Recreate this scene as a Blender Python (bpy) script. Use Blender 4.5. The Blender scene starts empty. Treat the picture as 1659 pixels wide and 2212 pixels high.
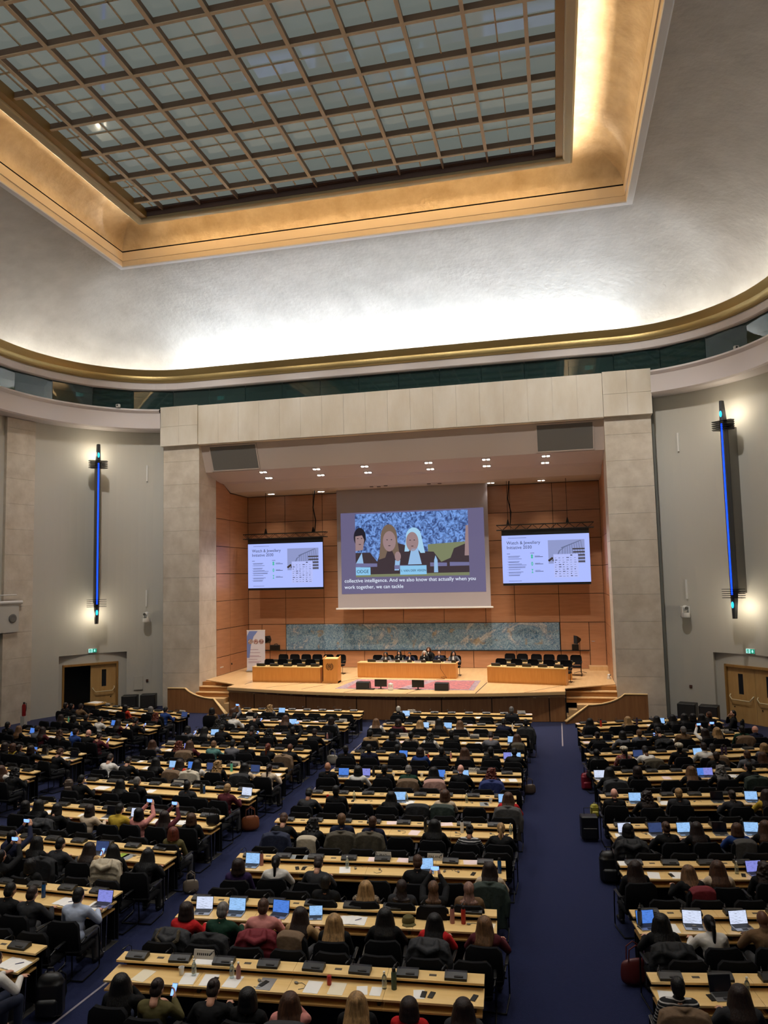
import bpy, math, random
import numpy as np
from mathutils import Vector, Matrix, Euler
random.seed(7)
SC = bpy.context.scene
COL = SC.collection
PI = math.pi

# ------------------------------------------------------------------ camera
CAMP = np.array([7.53, 0.0, 6.3])
YAW, PIT, ROLL, FPX = 0.22698737, 0.08683354, -0.02237515, 1594.7
def cam_axes():
    cy, sy, cp, sp, cr, sr = math.cos(YAW), math.sin(YAW), math.cos(PIT), math.sin(PIT), math.cos(ROLL), math.sin(ROLL)
    f = np.array([-sy*cp, cy*cp, sp]); r = np.array([cy, sy, 0.0]); u = np.cross(r, f)
    return cr*r + sr*u, -sr*r + cr*u, f
CR, CU, CF = cam_axes()
cam = bpy.data.objects.new('camera', bpy.data.cameras.new('camera'))
COL.objects.link(cam)
cam.matrix_world = Matrix(((CR[0], CU[0], -CF[0], CAMP[0]), (CR[1], CU[1], -CF[1], CAMP[1]), (CR[2], CU[2], -CF[2], CAMP[2]), (0, 0, 0, 1)))
cam.data.sensor_fit = 'HORIZONTAL'; cam.data.sensor_width = 36.0
cam.data.lens = 36.0*FPX/1659.0
cam.data.clip_end = 300
SC.camera = cam
def proj(x, y, z):
    d = np.array([x, y, z]) - CAMP
    w = d @ CF
    return 829.5 + FPX*(d @ CR)/w, 1106 - FPX*(d @ CU)/w

SC.view_settings.view_transform = 'Standard'
SC.view_settings.look = 'None'
SC.view_settings.gamma = 1.0
SC.view_settings.exposure = 0.0
SC.view_settings.use_curve_mapping = False

# ------------------------------------------------------------------ mesh builder
class MB:
    def __init__(s): s.v = []; s.f = []; s.m = []; s.mi = 0; s.T = None
    def add(s, vs, fs):
        o = len(s.v)
        if s.T is not None: vs = [tuple(s.T @ Vector(p)) for p in vs]
        s.v += [tuple(p) for p in vs]
        s.f += [tuple(i+o for i in f) for f in fs]
        s.m += [s.mi]*len(fs)
        return s
    def box(s, x0, x1, y0, y1, z0, z1):
        return s.add([(x0,y0,z0),(x1,y0,z0),(x1,y1,z0),(x0,y1,z0),(x0,y0,z1),(x1,y0,z1),(x1,y1,z1),(x0,y1,z1)],
                     [(0,3,2,1),(4,5,6,7),(0,1,5,4),(1,2,6,5),(2,3,7,6),(3,0,4,7)])
    def rbox(s, x0, x1, y0, y1, z0, z1, r=.01):
        # box with chamfered edges
        pts = []
        for z, i in ((z0, r), (z0+r, 0), (z1-r, 0), (z1, r)):
            q = r
            pts.append([(x0+i+q*(i==0),y0+i,z),(x1-i-q*(i==0),y0+i,z),(x1-i,y0+i+q*(i==0),z),(x1-i,y1-i-q*(i==0),z),(x1-i-q*(i==0),y1-i,z),(x0+i+q*(i==0),y1-i,z),(x0+i,y1-i-q*(i==0),z),(x0+i,y0+i+q*(i==0),z)])
        return s.loft(pts, True, True)
    def loft(s, rings, closed=True, caps=False):
        n = len(rings[0]); vs = [p for r in rings for p in r]; fs = []
        for i in range(len(rings)-1):
            for j in range(n if closed else n-1):
                k = (j+1) % n
                fs.append((i*n+j, i*n+k, (i+1)*n+k, (i+1)*n+j))
        if caps:
            fs.append(tuple(reversed(range(n)))); fs.append(tuple((len(rings)-1)*n+j for j in range(n)))
        return s.add(vs, fs)
    def prism(s, poly, axis, a, b):
        # poly: 2D points; extruded along axis from a to b
        def P(p, t):
            return (t, p[0], p[1]) if axis == 'x' else ((p[0], t, p[1]) if axis == 'y' else (p[0], p[1], t))
        return s.loft([[P(p, a) for p in poly], [P(p, b) for p in poly]], True, True)
    def tube(s, path, r, n=8, caps=True):
        path = [Vector(p) for p in path]; rings = []
        rs = r if isinstance(r, (list, tuple)) else [r]*len(path)
        up = None
        for i, p in enumerate(path):
            t = (path[min(i+1, len(path)-1)] - path[max(i-1, 0)])
            if t.length < 1e-9: t = Vector((0, 0, 1))
            t.normalize()
            if up is None:
                up = Vector((0, 0, 1)) if abs(t.z) < .9 else Vector((1, 0, 0))
            a = t.cross(up).normalized(); b = a.cross(t).normalized(); up = b
            rings.append([tuple(p + a*math.cos(2*PI*k/n)*rs[i] + b*math.sin(2*PI*k/n)*rs[i]) for k in range(n)])
        return s.loft(rings, True, caps)
    def lathe(s, prof, c=(0, 0, 0), n=16, caps=True):
        return s.loft([[(c[0]+r*math.cos(2*PI*k/n), c[1]+r*math.sin(2*PI*k/n), c[2]+z) for k in range(n)] for r, z in prof], True, caps)
    def ell(s, c, r, rot=None, n=12, m=8):
        c = Vector(c); R = rot or Matrix.Identity(3)
        vs = [tuple(c + R @ Vector((0, 0, -r[2])))]
        for i in range(1, m):
            a = -PI/2 + PI*i/m
            for k in range(n):
                vs.append(tuple(c + R @ Vector((r[0]*math.cos(a)*math.cos(2*PI*k/n), r[1]*math.cos(a)*math.sin(2*PI*k/n), r[2]*math.sin(a)))))
        vs.append(tuple(c + R @ Vector((0, 0, r[2]))))
        fs = [(0, 1+(k+1) % n, 1+k) for k in range(n)]
        for i in range(m-2):
            for k in range(n):
                a = 1+i*n+k; b = 1+i*n+(k+1) % n
                fs.append((a, b, b+n, a+n))
        t = len(vs)-1; o = 1+(m-2)*n
        fs += [(o+k, o+(k+1) % n, t) for k in range(n)]
        return s.add(vs, fs)
    def cap(s, p0, p1, r0, r1=None, n=10, m=3):
        # tapered capsule
        r1 = r0 if r1 is None else r1
        p0 = Vector(p0); p1 = Vector(p1); d = p1-p0
        L = d.length; t = d/L if L > 1e-6 else Vector((0, 0, 1))
        up = Vector((0, 0, 1)) if abs(t.z) < .9 else Vector((1, 0, 0))
        a = t.cross(up).normalized(); b = a.cross(t).normalized()
        rings = []
        for i in range(m+1):
            th = -PI/2*(1-i/m)
            rings.append((p0 + t*math.sin(th)*r0, max(r0*math.cos(th), r0*.12)))
        for i in range(m+1):
            th = PI/2*i/m
            rings.append((p1 + t*math.sin(th)*r1, max(r1*math.cos(th), r1*.12)))
        return s.loft([[tuple(c + a*math.cos(2*PI*k/n)*r + b*math.sin(2*PI*k/n)*r) for k in range(n)] for c, r in rings], True, True)
    def chain(s, pts, rs, n=10):
        for i in range(len(pts)-1): s.cap(pts[i], pts[i+1], rs[i], rs[i+1], n)
        return s
    def mesh(s, name, mats=(), smooth=False):
        me = bpy.data.meshes.new(name)
        me.from_pydata(s.v, [], s.f)
        for m in mats: me.materials.append(m)
        if len(mats) > 1: me.polygons.foreach_set('material_index', s.m)
        if smooth: me.polygons.foreach_set('use_smooth', [True]*len(s.f))
        me.update(calc_edges=True)
        fixn(me)
        return me
import bmesh
def fixn(me):
    b = bmesh.new(); b.from_mesh(me)
    bmesh.ops.recalc_face_normals(b, faces=b.faces)
    b.to_mesh(me); b.free()

def smooth_angle(me, ang=35):
    me.polygons.foreach_set('use_smooth', [True]*len(me.polygons))
    b = bmesh.new(); b.from_mesh(me)
    for e in b.edges:
        if len(e.link_faces) == 2 and e.calc_face_angle(0) > math.radians(ang): e.smooth = False
    b.to_mesh(me); b.free()

def O(name, me, parent=None, loc=(0, 0, 0), rot=(0, 0, 0), scale=None, mat=None):
    if isinstance(me, MB): me = me.mesh(name)
    o = bpy.data.objects.new(name, me); COL.objects.link(o)
    o.location = loc; o.rotation_euler = rot
    if scale is not None: o.scale = (scale,)*3 if isinstance(scale, (int, float)) else scale
    if parent is not None: o.parent = parent
    if mat is not None:
        if me is not None and len(me.materials) == 0: me.materials.append(mat)
        elif me is not None and me.materials[0] is not mat:
            o.material_slots[0].link = 'OBJECT'; o.material_slots[0].material = mat
    return o
def empty(name, loc=(0, 0, 0), rz=0.0):
    o = bpy.data.objects.new(name, None); COL.objects.link(o)
    o.empty_display_size = .1
    o.location = loc; o.rotation_euler = (0, 0, rz); return o
def tag(o, label, cat, group=None):
    o['label'] = label; o['category'] = cat
    if group: o['group'] = group
    return o
def S(name, mb, mat, parent=None, smooth=False, label=None):
    me = mb.mesh(name, mat if isinstance(mat, (list, tuple)) else [mat], False) if isinstance(mb, MB) else mb
    if smooth: smooth_angle(me)
    o = O(name, me, parent)
    if parent is None: o['kind'] = 'structure'
    if label: o['label'] = label
    return o
def P(name, mb, mat, parent, smooth=False, label=None, ang=35, **k):
    me = mb.mesh(name, mat if isinstance(mat, (list, tuple)) else [mat]) if isinstance(mb, MB) else mb
    if len(me.materials) == 0: me.materials.append(mat[0] if isinstance(mat, (list, tuple)) else mat)
    if smooth: smooth_angle(me, ang)
    o = O(name, me, parent, **k)
    if label: o['label'] = label
    return o
def dup(o, loc=None, rz=None, parent=None, scale=None):
    c = o.copy(); COL.objects.link(c)
    if parent is not None: c.parent = parent
    for ch in KIDS.get(o.name, []) or o.children: dup(ch, parent=c)
    if loc is not None: c.location = loc
    if rz is not None: c.rotation_euler = (0, 0, rz)
    if scale is not None: c.scale = (scale,)*3
    return c
KIDS = {}
def evalmesh(name, me, mods):
    o = bpy.data.objects.new('tmp', me); COL.objects.link(o)
    for kind, kw in mods:
        m = o.modifiers.new(kind, kind)
        for k, v in kw.items(): setattr(m, k, v)
    dg = bpy.context.evaluated_depsgraph_get()
    dg.update()
    r = bpy.data.meshes.new_from_object(o.evaluated_get(dg))
    r.name = name
    bpy.data.objects.remove(o)
    bpy.data.meshes.remove(me)
    return r
def fuse(name, mb, vox=.01, it=4, mats=(), dec=None):
    me = mb.mesh('src')
    mods = [('REMESH', dict(mode='VOXEL', voxel_size=vox)), ('SMOOTH', dict(factor=.5, iterations=it))]
    if dec: mods.append(('DECIMATE', dict(ratio=dec)))
    r = evalmesh(name, me, mods)
    r.materials.clear()
    for m in mats: r.materials.append(m)
    r.polygons.foreach_set('use_smooth', [True]*len(r.polygons))
    return r
def textmesh(txt, size, ext=.002, align='LEFT', bold=0.0):
    c = bpy.data.curves.new('t', 'FONT'); c.body = txt; c.size = size; c.extrude = ext; c.align_x = align
    c.offset = bold; c.resolution_u = 3
    o = bpy.data.objects.new('t', c); COL.objects.link(o)
    dg = bpy.context.evaluated_depsgraph_get(); dg.update()
    me = bpy.data.meshes.new_from_object(o.evaluated_get(dg))
    bpy.data.objects.remove(o)
    me.materials.clear()
    return me

# ------------------------------------------------------------------ materials
MATS = {}
def lin(c):
    return tuple((x/12.92 if x <= .04045 else ((x+.055)/1.055)**2.4) for x in c)
def mat(name, col, rough=.6, metal=0.0, spec=.5, emit=None, es=0.0, bump=None, var=None, srgb=True, trans=0, alpha=None, stretch=None, coat=0):
    """col sRGB; bump=(scale,strength,dist); var=(scale,col2,contrast)"""
    if name in MATS: return MATS[name]
    m = bpy.data.materials.new(name); m.use_nodes = True
    nt = m.node_tree; b = nt.nodes['Principled BSDF']
    c = lin(col) if srgb else col
    b.inputs['Base Color'].default_value = (*c, 1)
    b.inputs['Roughness'].default_value = rough
    b.inputs['Metallic'].default_value = metal
    b.inputs['Specular IOR Level'].default_value = spec
    if coat: b.inputs['Coat Weight'].default_value = coat
    if trans: b.inputs['Transmission Weight'].default_value = trans
    if emit is not None:
        b.inputs['Emission Color'].default_value = (*lin(emit), 1); b.inputs['Emission Strength'].default_value = es
    co = None
    def coord():
        nonlocal co
        if co is None:
            t = nt.nodes.new('ShaderNodeTexCoord'); mp = nt.nodes.new('ShaderNodeMapping')
            nt.links.new(t.outputs['Object'], mp.inputs[0])
            if stretch: mp.inputs['Scale'].default_value = stretch
            co = mp
        return co.outputs[0]
    if var:
        n = nt.nodes.new('ShaderNodeTexNoise'); n.inputs['Scale'].default_value = var[0]; n.inputs['Detail'].default_value = 6
        n.inputs['Roughness'].default_value = .6
        nt.links.new(coord(), n.inputs['Vector'])
        r = nt.nodes.new('ShaderNodeValToRGB'); k = var[2] if len(var) > 2 else .2
        r.color_ramp.elements[0].position = .5-k; r.color_ramp.elements[1].position = .5+k
        r.color_ramp.elements[0].color = (*lin(var[1]), 1); r.color_ramp.elements[1].color = (*c, 1)
        nt.links.new(n.outputs['Fac'], r.inputs[0]); nt.links.new(r.outputs[0], b.inputs['Base Color'])
    if bump:
        n = nt.nodes.new('ShaderNodeTexNoise'); n.inputs['Scale'].default_value = bump[0]; n.inputs['Detail'].default_value = 5
        nt.links.new(coord(), n.inputs['Vector'])
        bp = nt.nodes.new('ShaderNodeBump'); bp.inputs['Strength'].default_value = bump[1]; bp.inputs['Distance'].default_value = bump[2]
        nt.links.new(n.outputs['Fac'], bp.inputs['Height']); nt.links.new(bp.outputs[0], b.inputs['Normal'])
    MATS[name] = m
    return m
def emis(name, col, s):
    m = mat(name, (0.02, .02, .02), .4, emit=col, es=s); return m

def wood(name, c1, c2, rough=.35, scale=6, stretch=(1, 1, .08), spec=.4, bands=0):
    if name in MATS: return MATS[name]
    m = mat(name, c1, rough, spec=spec, var=(scale, c2, .28), stretch=stretch)
    return m

M_WOODW = wood('wall_panel_wood', (.75, .55, .41), (.66, .47, .34), .38, 3, (.3, .3, 2.6))
M_WOODD = wood('desk_wood', (.86, .69, .42), (.80, .60, .33), .30, 5, (.5, 3, 3))
M_WOODT = wood('desk_top_wood', (.93, .80, .56), (.87, .72, .46), .28, 2.5, (.35, 4, 4))
M_STAGEF = wood('stage_floor_wood', (.88, .74, .55), (.80, .64, .44), .3, 2, (3.5, .5, 1))
M_STAGEW = wood('stage_front_wood', (.62, .43, .26), (.50, .33, .19), .5, 3, (4, 4, .3))
M_PODIUM = wood('podium_wood', (.86, .62, .33), (.78, .52, .24), .34, 4, (5, 5, .35))
M_GAP = mat('dark_gap', (.10, .06, .04), .8)
M_STONE = mat('limestone', (.84, .81, .76), .55, var=(1.6, (.72, .68, .62), .24), bump=(9, .25, .02))
M_STONEP = mat('limestone_panel', (.90, .885, .85), .5, var=(1.1, (.83, .80, .74), .2), stretch=(1, 1, .35))
M_WALL = mat('wall_fabric', (.745, .74, .71), .75, bump=(60, .08, .004))
M_BAND = mat('white_band', (.82, .80, .81), .55)
M_PLASTER = mat('cove_plaster', (.79, .78, .76), .6, var=(.9, (.69, .68, .66), .26), bump=(5.5, .5, .05))
M_GOLDP = mat('gold_plaster', (.85, .79, .69), .45, metal=.15, var=(1.6, (.74, .66, .54), .22), bump=(5, .5, .05))
M_CREAM = mat('cream_paint', (.88, .82, .73), .5)
M_LIP = mat('grey_paint', (.92, .93, .95), .5)
M_GOLD = mat('gold_leaf', (.70, .62, .42), .38, metal=.7, bump=(14, .35, .02))
M_FRAME = mat('champagne_frame', (.74, .68, .54), .35, metal=.35)
M_MULL = mat('mullion', (.90, .81, .68), .42)
M_WELL_SHADED = mat('well_shaded', (.40, .32, .30), .5)  # front well face: its backlit shade is put into the colour
M_WEB_SHADED = mat('mullion_web_shaded', (.52, .42, .34), .5)  # bar webs painted darker to give them their unlit look
M_WELLG = mat('well_gold', (.64, .50, .28), .4, metal=.3)
M_CARPET = mat('carpet', (.10, .12, .24), .95, spec=.1, var=(18, (.08, .10, .20), .3), bump=(90, .4, .01))
_b = M_CARPET.node_tree.nodes['Principled BSDF']; _b.inputs['Sheen Weight'].default_value = .75; _b.inputs['Sheen Roughness'].default_value = .35; _b.inputs['Sheen Tint'].default_value = (.40, .46, .85, 1)
M_BLACK = mat('black_fabric', (.055, .055, .065), .92, spec=.2)
M_BLACKP = mat('black_plastic', (.05, .05, .052), .42)
M_BLACKM = mat('black_metal', (.07, .07, .075), .4, metal=.5)
M_CHROME = mat('chrome', (.75, .75, .76), .22, metal=1)
M_DARKW = mat('desk_black_laminate', (.06, .065, .075), .5)
M_WHITE = mat('white_plastic', (.86, .86, .85), .45)
M_PAPER = mat('paper', (.92, .91, .89), .8)
M_PINKP = mat('pinkish_paper', (.92, .83, .82), .8)
M_CREAMP = mat('cream_paper', (.90, .86, .76), .8)
M_STEEL = mat('steel', (.62, .63, .64), .3, metal=1)
M_CEIL = mat('stage_ceiling_paint', (.74, .70, .68), .6)
M_GRILLE = mat('grille_cloth', (.42, .42, .41), .85)
M_GLASSD = mat('booth_glass', (.24, .38, .38), .03, spec=.9, trans=.7)
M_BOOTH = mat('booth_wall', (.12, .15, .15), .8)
def m_sky():
    m = mat('skylight_glass', (.30, .36, .35), .06, spec=.9, emit=(.44, .465, .445), es=.72)
    return m
M_SKY = m_sky()
M_SCREENG = mat('laptop_alu', (.62, .63, .65), .35, metal=.8)
M_LAPD = mat('laptop_dark', (.12, .125, .14), .45)
M_KEYS = mat('keyboard', (.07, .07, .075), .6)
M_GLASS = mat('clear_glass', (.85, .92, .92), .05, trans=.9)
# ================================================================== HALL SHELL
CX, CY, CA, CB = 10.5, 27.4, 5.6, 6.5
YB = -2.0                                    # where the rear corners begin
def ring(off, n=16, zz=None):
    p = []
    for i in range(14): x = -CX + 2*CX*i/14; p.append((x, CY+CB+off))
    for i in range(n+1):
        a = PI/2*(1-i/n); p.append((CX+(CA+off)*math.cos(a), CY+(CB+off)*math.sin(a)))
    for i in range(1, 10): p.append((CX+CA+off, CY+(YB-CY)*i/10))
    for i in range(n+1):
        a = PI/2*i/n; p.append((CX+(CA+off)*math.cos(a), YB-(CB+off)*math.sin(a)))
    for i in range(1, 8): p.append((CX-2*CX*i/8, YB-CB-off))
    for i in range(n+1):
        a = PI/2*(1-i/n); p.append((-CX-(CA+off)*math.cos(a), YB-(CB+off)*math.sin(a)))
    for i in range(1, 10): p.append((-CX-CA-off, YB+(CY-YB)*i/10))
    for i in range(n): 
        a = PI/2*i/n; p.append((-CX-(CA+off)*math.cos(a), CY+(CB+off)*math.sin(a)))
    return p
def rectring(hx, yf, yb, n=16, xs=8.5, ys=4.0):
    # same vertex count as ring(); corners sit at the middle of each arc
    p = []
    for i in range(14): p.append((-xs + 2*xs*i/14, yf))
    def arc(x0, y0, cx, cy, x1, y1):
        o = []
        for i in range(n+1):
            t = i/n
            o.append((x0+(cx-x0)*2*t, y0+(cy-y0)*2*t) if t <= .5 else (cx+(x1-cx)*(2*t-1), cy+(y1-cy)*(2*t-1)))
        return o
    p += arc(xs, yf, hx, yf, hx, yf-ys)
    for i in range(1, 10): p.append((hx, (yf-ys)+((yb+ys)-(yf-ys))*i/10))
    p += arc(hx, yb+ys, hx, yb, xs, yb)
    for i in range(1, 8): p.append((xs-2*xs*i/8, yb))
    p += arc(-xs, yb, -hx, yb, -hx, yb+ys)
    for i in range(1, 10): p.append((-hx, (yb+ys)+((yf-ys)-(yb+ys))*i/10))
    p += arc(-hx, yf-ys, -hx, yf, -xs, yf)[:-1]
    return p
def r3(r, z): return [(x, y, z) for x, y in r]

# floor (also under the stage)
mb = MB(); mb.box(-19, 19, -12, 41, -.2, 0)
S('floor', mb, M_CARPET)
# thin metal strips let into the carpet along the aisles
mb = MB(); mb.box(7.46, 7.51, 28.2, 32.4, 0, .004)
S('trim_1', mb, mat('floor_strip', (.50, .47, .50), .5))
mb = MB(); mb.loft([[(x-.02, y, .003), (x+.02, y, .003), (x+.02, y, .008), (x-.02, y, .008)] for x, y in ((.02, 32), (.1, 23), (.6, 16.5), (.45, 12), (.05, 8))], True, True)
S('trim_2', mb, MATS['floor_strip'])

# ---- cove ceiling
YF, YR, HX = 28.6, -3.2, 10.95
b0 = ring(.62); b1 = rectring(HX, YF, YR)
rows = []
K = 16
for k in range(K+1):
    t = k/K
    hh = (1-math.cos(t*PI/2*.93))/(1-math.cos(PI/2*.93)); zz = math.sin(t*PI/2*.93)/math.sin(PI/2*.93)
    rows.append([(x0+(x1-x0)*hh, y0+(y1-y0)*hh, 16.7+(20.26-16.7)*zz) for (x0, y0), (x1, y1) in zip(b0, b1)])
ceil_ = S('ceiling', MB().loft(rows, True), M_PLASTER, smooth=True)
# lip, cream band, gold coved recess around the skylight
def rect(hx, yf, yb, z): return [(-hx, yf, z), (hx, yf, z), (hx, yb, z), (-hx, yb, z)]
mb = MB()
mb.loft([rect(HX, YF, YR, 20.26), rect(10.9, YF-.05, YR+.05, 20.22), rect(10.70, 28.34, YR+.27, 20.22), rect(10.68, 28.32, YR+.29, 20.26)])
S('trim_3', mb, M_LIP)
mb = MB()
mb.loft([rect(10.68, 28.32, YR+.29, 20.26), rect(10.66, 28.27, YR+.31, 20.46), rect(10.62, 28.25, YR+.33, 20.47), rect(10.59, 28.17, YR+.37, 20.82)])
S('trim_4', mb, M_CREAM)
mb = MB()
mb.loft([rect(10.59, 28.17, YR+.37, 20.82), rect(10.66, 28.24, YR+.3, 20.83), rect(10.66, 28.24, YR+.3, 20.87), rect(10.6, 28.18, YR+.36, 20.88)])
S('trim_5', mb, M_GAP)
rows = []
for k in range(11):
    t = k/10; a = t*PI/2
    d = 2.6*(1-math.cos(a)); z = 20.88+1.25*math.sin(a)
    rows.append(rect(10.6-d, 28.18-d, YR+.36+d, z))
mbc = MB().loft([[p for j in range(4) for p in [tuple(r[j][i]+(r[(j+1) % 4][i]-r[j][i])*q/10 for i in range(3)) for q in range(10)]] for r in rows], True)
S('ceiling_cove', mbc, M_GOLDP, smooth=True)
# frame roll around the well
mb = MB(); mb.loft([rect(8.69, 26.37, -1.2, 21.10), rect(8.69, 26.37, -1.2, 21.0), rect(8.62, 26.30, -1.15, 20.95), rect(8.45, 26.12, -1.0, 20.95), rect(8.36, 26.03, -.9, 21.0), rect(8.34, 26.02, -.88, 21.1), rect(8.36, 26.03, -.9, 21.25), rect(8.66, 26.34, -1.2, 21.25), rect(8.69, 26.37, -1.2, 21.10)])
S('trim_6', mb, M_FRAME, smooth=True)
mb = MB()
def wellface(mb, axis, s=1):
    # stepped fins running along the well wall
    pr = [(0, 21.1), (.06, 21.16), (.02, 21.17), (.10, 21.26), (.05, 21.27), (.14, 21.38), (.20, 21.6), (.30, 21.6), (.30, 21.05), (0, 21.05)]
    if axis == 'x': mb.prism([(s*(8.38-q*.9), z) for q, z in pr], 'y', -1.0, 26.05)
    else: mb.prism([(26.05-q*.4, z) for q, z in pr], 'x', -8.36, 8.36)
wellface(mb, 'x', 1); wellface(mb, 'x', -1)
S('trim_7', mb, M_WELLG)
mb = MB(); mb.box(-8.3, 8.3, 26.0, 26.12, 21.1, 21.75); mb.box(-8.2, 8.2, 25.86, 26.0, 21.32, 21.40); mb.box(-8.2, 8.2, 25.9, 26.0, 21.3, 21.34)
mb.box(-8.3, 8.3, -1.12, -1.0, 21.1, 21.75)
S('trim_8', mb, M_WELL_SHADED)
# skylight: glass with a grid of deep bars and thin bars
mb = MB(); mb.box(-8.3, 8.3, -1, 26.05, 21.40, 21.43)
sky = S('window_1', mb, M_SKY)
xs = [(-7.335+1.63*i) for i in range(10)]; ys = [25.10-1.655*j for j in range(16)]
mb = MB()
for x in xs: mb.box(x-.03, x+.03, -1, 25.9, 21.20, 21.40)
for y in ys: mb.box(-8.14, 8.14, y-.03, y+.03, 21.2, 21.40)
P('grid_web', mb, M_WEB_SHADED, sky)
mb = MB()
for x in xs: mb.box(x-.055, x+.055, -1, 25.14, 21.165, 21.20)
for y in ys: mb.box(-8.14, 8.14, y-.045, y+.045, 21.17, 21.20)
P('grid_frame', mb, M_MULL, sky)
mb = MB()
for x in [-8.14+.4]+[x+.815 for x in xs[:-1]]:
    if x > -7.9: mb.box(x-.02, x+.02, -1, 25.8, 21.36, 21.40)
for y in ys: mb.box(-8.14, 8.14, y-.86, y-.825, 21.36, 21.40)
P('glazing_bar', mb, M_MULL, sky)

# ---- gold rim with its light trough, fascia, glass ribbon
def ringband(prof, name, m, smooth=False, **k):
    return S(name, MB().loft([r3(ring(o), z) for o, z in prof], True), m, smooth=smooth, **k)
ringband([(-.02, 16.42), (-.16, 16.47), (-.22, 16.60), (-.20, 16.72), (-.30, 16.88), (-.36, 17.02), (-.24, 17.05), (-.1, 16.95), (.0, 16.62)], 'trim_9', M_GOLD, True)
ringband([(.0, 16.62), (.75, 16.58), (.75, 16.8)], 'trim_10', M_BAND)
ringband([(.55, 16.05), (.0, 16.05), (-.05, 16.09), (-.05, 16.36), (.0, 16.44)], 'trim_11', M_BAND)
# glass ribbon: panes along front and corners
G = ring(.22)
gi = [i for i, (x, y) in enumerate(G) if y > 18]
idx = gi[gi.index(0):] if 0 in gi else gi
seq = [(x, y) for x, y in G]
def path_pts():
    L = []
    n = len(G)
    # order from left side round the front to the right side
    st = max(i for i in range(n) if G[i][0] < 0 and G[i][1] < 18 and i > n//2)
    order = list(range(st, n)) + list(range(0, n//2))
    for i in order:
        if G[i][1] < 17: 
            if L: break
            continue
        L.append(G[i])
    return L
PTS = path_pts()
def walk(pts, step):
    out = [pts[0]]; acc = 0; last = Vector(pts[0])
    for p in pts[1:]:
        q = Vector(p)
        while (q-last).length >= step-acc:
            d = (q-last).normalized(); last = last + d*(step-acc); out.append(tuple(last)); acc = 0
        acc += (q-last).length; last = q
    return out
W = walk(PTS, 1.98)
for i in range(len(W)-1):
    a, b = Vector(W[i]), Vector(W[i+1]); d = (b-a).normalized(); n = Vector((-d.y, d.x)); g = .008
    a2 = a+d*g; b2 = b-d*g
    q = MB().prism([(a2.x, a2.y), (b2.x, b2.y), (b2.x+n.x*.02, b2.y+n.y*.02), (a2.x+n.x*.02, a2.y+n.y*.02)], 'z', 15.02, 16.07)
    S('window_%d' % (i+2), q, M_GLASSD)
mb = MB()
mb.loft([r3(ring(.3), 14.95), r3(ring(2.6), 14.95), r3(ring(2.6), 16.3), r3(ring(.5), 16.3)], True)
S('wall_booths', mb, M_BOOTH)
mb = MB()
for i in range(len(W)):
    if i % 2 == 0:
        p = Vector(W[i]); c = Vector((0, 15)); d = (p-c).normalized()
        mb.tube([(p.x+d.x*.3, p.y+d.y*.3, 15), (p.x+d.x*2.2, p.y+d.y*2.2, 15)], .02)
        mb.prism([(p.x+d.x*.35-d.y*.03, p.y+d.y*.35+d.x*.03), (p.x+d.x*2.5-d.y*.03, p.y+d.y*2.5+d.x*.03), (p.x+d.x*2.5+d.y*.03, p.y+d.y*2.5-d.x*.03), (p.x+d.x*.35+d.y*.03, p.y+d.y*.35-d.x*.03)], 'z', 15, 16.3)
S('wall_partitions', mb, mat('booth_partition', (.30, .34, .34), .5))

# ---- white gallery band (not across the stage header)
def arcpts(off, a0, a1, n=20): return [(CX+(CA+off)*math.cos(a0+(a1-a0)*i/n), CY+(CB+off)*math.sin(a0+(a1-a0)*i/n)) for i in range(n+1)]
def sidepath(off, xin=11.9, yend=-2.0):
    # from the stage pillar round the corner and along the side (right side, mirrored by sx)
    a0 = math.acos((xin-CX)/(CA+off))
    return arcpts(off, a0, 0, 22)+[(CX+CA+off, CY+(yend-CY)*i/6) for i in range(1, 7)]
def sideloft(prof, sx, closed=False):
    return [[(sx*x, y, z) for x, y in sidepath(o)] for o, z in prof]
for sx, nm in ((1, 'right'), (-1, 'left')):
    mb = MB()
    prof = [(1.02, 14.05), (.10, 14.02), (.02, 14.08), (.0, 14.85), (-.06, 14.9), (-.12, 14.97), (-.06, 15.06), (.12, 15.08), (.3, 15.02)]
    rings = sideloft(prof, sx)
    mb.loft([list(c) for c in zip(*rings)], False)
    S('trim_%d' % (12 if sx > 0 else 13), mb, M_BAND, smooth=True)

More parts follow.
